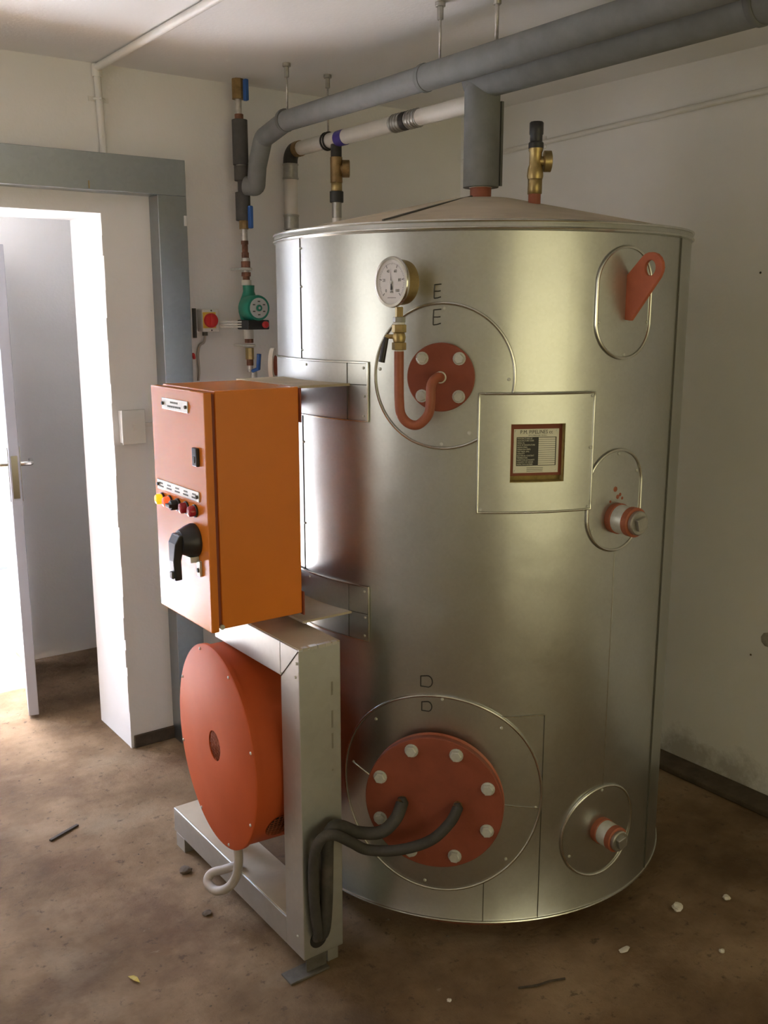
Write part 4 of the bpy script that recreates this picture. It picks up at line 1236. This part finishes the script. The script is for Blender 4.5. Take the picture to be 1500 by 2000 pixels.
# ------------------------------------------------------------------ switches and conduits
iso = thing('isolator_switch', 'white wall isolator with a red round knob on a yellow plate', 'switch', (1.65, YB, 1.57))
box('back_box', (1.612, YB-0.050, 1.582), (1.682, YB, 1.666), M_WHITEP, iso, 0.005)
box('yellow_plate', (1.613, YB-0.053, 1.596), (1.665, YB-0.05, 1.654), M_YELLOWP, iso, 0.001)
kn = G().lathe([(0.0265, 0.0), (0.0265, 0.012), (0.024, 0.015)], (1.642, YB-0.053, 1.624), (0, -1, 0), 32).build('red_knob', M_REDP, iso)
G().box((1.637, YB-0.076, 1.602), (1.647, YB-0.066, 1.646)).build('knob_grip', M_REDP, kn, 0.002)
for x, z in ((1.648, 1.660), (1.648, 1.588)): G().lathe([(0.003, 0), (0.003, 0.002)], (x, YB-0.05, z), (0, -1, 0), 8).build('screw', M_SEAM, iso)
G().lathe([(0.010, 0), (0.010, 0.014)], (1.632, YB-0.025, 1.568), up, 12).build('cable_gland', M_SEAM, iso)
solo('isolator_cable', G().tube(smooth_path([(1.632, YB-0.025, 1.570), (1.628, YB-0.022, 1.545), (1.614, YB-0.014, 1.532), (1.606, YB-0.012, 1.50), (1.608, YB-0.012, 1.44), (1.604, YB-0.012, 1.40)], 6), 0.005, 8), M_CABLEW, 'thin grey cable hanging from the red-knobbed isolator', 'cable')
solo('wall_strip', G().box((1.594, YB-0.016, 1.56), (1.603, YB, 1.668)), M_SEAM, 'short dark strip on the wall beside the isolator', 'strip')
solo('junction_wire', G().tube(smooth_path([(1.575, YB-0.01, 1.49), (1.583, YB-0.02, 1.50), (1.59, YB-0.012, 1.485)], 5), 0.006, 8), M_REDP, 'small red cable end beside the steel upright', 'cable')
ls = thing('light_switch', 'square white light switch beside the open doorway', 'switch', (1.33, YB, 1.18))
box('back_box', (1.288, YB-0.042, 1.190), (1.368, YB, 1.306), M_WHITEP, ls, 0.003)
lp = box('cover_plate', (1.284, YB-0.048, 1.186), (1.372, YB-0.042, 1.310), M_WHITEP, ls, 0.002)
box('rocker', (1.322, YB-0.052, 1.235), (1.334, YB-0.048, 1.259), M_WHITEP, lp, 0.001)
solo('surface_conduit', G().box((1.370, YB-0.016, 1.24), (1.444, YB, 1.256)), M_COND, 'short white conduit between light switch and steel upright', 'conduit')
wc = thing('wall_conduit', 'white painted conduit dropping from the ceiling to the steel lintel', 'conduit', (1.28, YB, 2.18))
G().tube([(1.276, YB-0.014, ZC-0.03), (1.284, YB-0.014, 2.18)], 0.012, 12).build('pipe', M_COND, wc)
sd = G().tube([(1.262, YB-0.008, 2.36), (1.280, YB-0.028, 2.36), (1.298, YB-0.008, 2.36)], 0.005, 8).build('saddle', M_COND, wc)
G().box((1.245, YB-0.004, 2.352), (1.315, YB, 2.368)).build('saddle_foot', M_COND, sd)
cc_ = thing('ceiling_conduit', 'white painted conduit running across the ceiling from the wall bend', 'conduit', (1.27, 2.4, ZC-0.04))
G().tube([(1.276, YB-0.02, ZC-0.016), (1.270, 2.4, ZC-0.014), (1.262, 0.6, ZC-0.014), (1.25, -1.6, ZC-0.014)], 0.0125, 12).build('pipe', M_COND, cc_)
G().lathe([(0.016, 0), (0.017, 0.01), (0.017, 0.035), (0.015, 0.04)], (1.276, YB-0.014, ZC-0.045), up, 14).build('bend_fitting', M_COND, cc_)
rc = thing('high_conduit', 'white painted conduit running high along the plain right wall', 'conduit', (XR, 2.4, 2.28))
G().tube([(XR-0.011, 3.38, 2.292), (XR-0.011, 2.5, 2.318), (XR-0.011, 0.0, 2.39)], 0.0105, 12).build('pipe', M_COND, rc)
for y in (2.9, 1.9, 0.9):
    zc_ = 2.318 + (2.5-y)*0.029
    G().box((XR-0.004, y-0.008, zc_-0.024), (XR, y+0.008, zc_+0.024)).build('saddle', M_COND, rc)

# patches of broken plaster on the right wall
def blob(name, c, r, m, label, cat, flat=0.5, group=None, seed=0, squash=(1, 1, 1), n=2):
    rnd = random.Random(seed)
    bm = bmesh.new()
    bmesh.ops.create_icosphere(bm, subdivisions=n, radius=r)
    for v in bm.verts:
        k = rnd.uniform(0.75, 1.15)
        v.co = Vector((v.co.x*k*squash[0], v.co.y*k*squash[1], v.co.z*k*flat*squash[2]))
    lo = min(v.co.z for v in bm.verts)
    for v in bm.verts: v.co.z -= lo
    me = bpy.data.meshes.new(name); bm.to_mesh(me); bm.free()
    me.materials.append(m)
    o = bpy.data.objects.new(name, me); COL.objects.link(o); o.location = c
    return tag(o, label, cat, group)
wr_o = bpy.data.objects['wall_right']
G().lathe([(0.026, 0.0), (0.020, 0.002), (0.010, 0.003)], (XR, 1.772, 0.570), (-1, 0, 0), 9).build('broken_plaster', M_CONC2, wr_o)
G().lathe([(0.004, 0.0), (0.003, 0.002)], (XR, 1.83, 0.50), (-1, 0, 0), 7).build('broken_plaster', M_CONC, wr_o)
G().lathe([(0.004, 0.0), (0.003, 0.002)], (XR, 1.905, 1.78), (-1, 0, 0), 7).build('nail_hole', M_VOID, wr_o)
# ------------------------------------------------------------------ things lying on the floor
blob('plaster_chip', (2.120, 1.508, 0), 0.017, M_PEB, 'largest white plaster chip on the floor near the right wall', 'debris', 0.6, 'plaster chips', 1)
blob('plaster_chip', (2.273, 1.455, 0), 0.012, M_PEB, 'small pale plaster chip closest to the right wall', 'debris', 0.6, 'plaster chips', 2)
blob('plaster_chip', (2.062, 1.320, 0), 0.008, M_PEB, 'tiny white plaster chip nearest the camera on the right', 'debris', 0.6, 'plaster chips', 3)
blob('plaster_chip', (1.86, 1.478, 0), 0.020, M_PEB, 'flat whitish smear of plaster in front of the tank', 'debris', 0.12, 'plaster chips', 4, (1, .5, 1))
blob('plaster_chip', (1.36, 1.60, 0), 0.006, M_PEB, 'tiny bright chip in the shadow beside the frame foot', 'debris', 0.6, 'plaster chips', 5)
blob('mortar_lump', (1.075, 2.50, 0), 0.020, M_CONC, 'rough mortar lump on the floor left of the frame base', 'debris', 0.4, 'mortar lumps', 6)
blob('mortar_lump', (1.035, 2.27, 0), 0.014, M_CONC, 'crumbled mortar lump under the flexible conduit loop', 'debris', 0.35, 'mortar lumps', 8)
solo('twig', G().tube(smooth_path([(1.528, 1.532, 0.004), (1.57, 1.51, 0.006), (1.61, 1.502, 0.005), (1.645, 1.485, 0.007)], 5), [0.0028]*16, 7), M_WOOD, 'thin dark twig on the floor in front of the tank', 'twig')
solo('metal_offcut', G().box((-0.056, -0.005, 0), (0.056, 0.005, 0.006), Matrix.Translation((0.852, 2.935, 0.001)) @ Matrix.Rotation(math.radians(23), 4, 'Z')), M_WOOD, 'short dark straight offcut on the open floor', 'offcut')
lf = G(); 
P = [(-0.022, 0, .001), (-0.008, 0.006, .006), (0.006, 0.006, .007), (0.022, 0.0, .002), (0.006, -0.005, .004), (-0.008, -0.005, .004)]
Ml = Matrix.Translation((0.764, 2.127, 0.001)) @ Matrix.Rotation(math.radians(-70), 4, 'Z')
lf.add([Ml @ Vector(p) for p in P] + [Ml @ (Vector(p)+Vector((0,0,0.0012))) for p in P], [(0,1,2,3,4,5), (11,10,9,8,7,6)] + [(i, (i+1) % 6, 6+(i+1) % 6, 6+i) for i in range(6)], False)
solo('dry_leaf', lf, M_LEAF, 'small curled yellow leaf on the floor near the camera', 'leaf')
# scattered grit on the bare floor
gt = G(); rnd = random.Random(11)
for i in range(260):
    x, y = rnd.uniform(0.1, 2.6), rnd.uniform(0.9, 3.6)
    if (x-C.x)**2+(y-C.y)**2 < 0.2: continue
    r = rnd.uniform(0.0012, 0.0045)
    if rnd.random() < 0.08: r *= 1.8
    Mx = Matrix.Translation((x, y, 0)) @ Matrix.Rotation(rnd.uniform(0, 3), 4, 'Z')
    gt.add([Mx @ Vector(p) for p in ((-r, -r*.6, 0), (r, -r*.7, 0), (r*.8, r*.6, 0), (-r*.9, r*.7, 0), (0, 0, r*0.8))], [(0,1,4), (1,2,4), (2,3,4), (3,0,4), (0,3,2,1)], False)
go = gt.build('grit', M_CONC); tag(go, 'loose grit and crumbs scattered over the screed floor', 'grit', None, 'stuff')
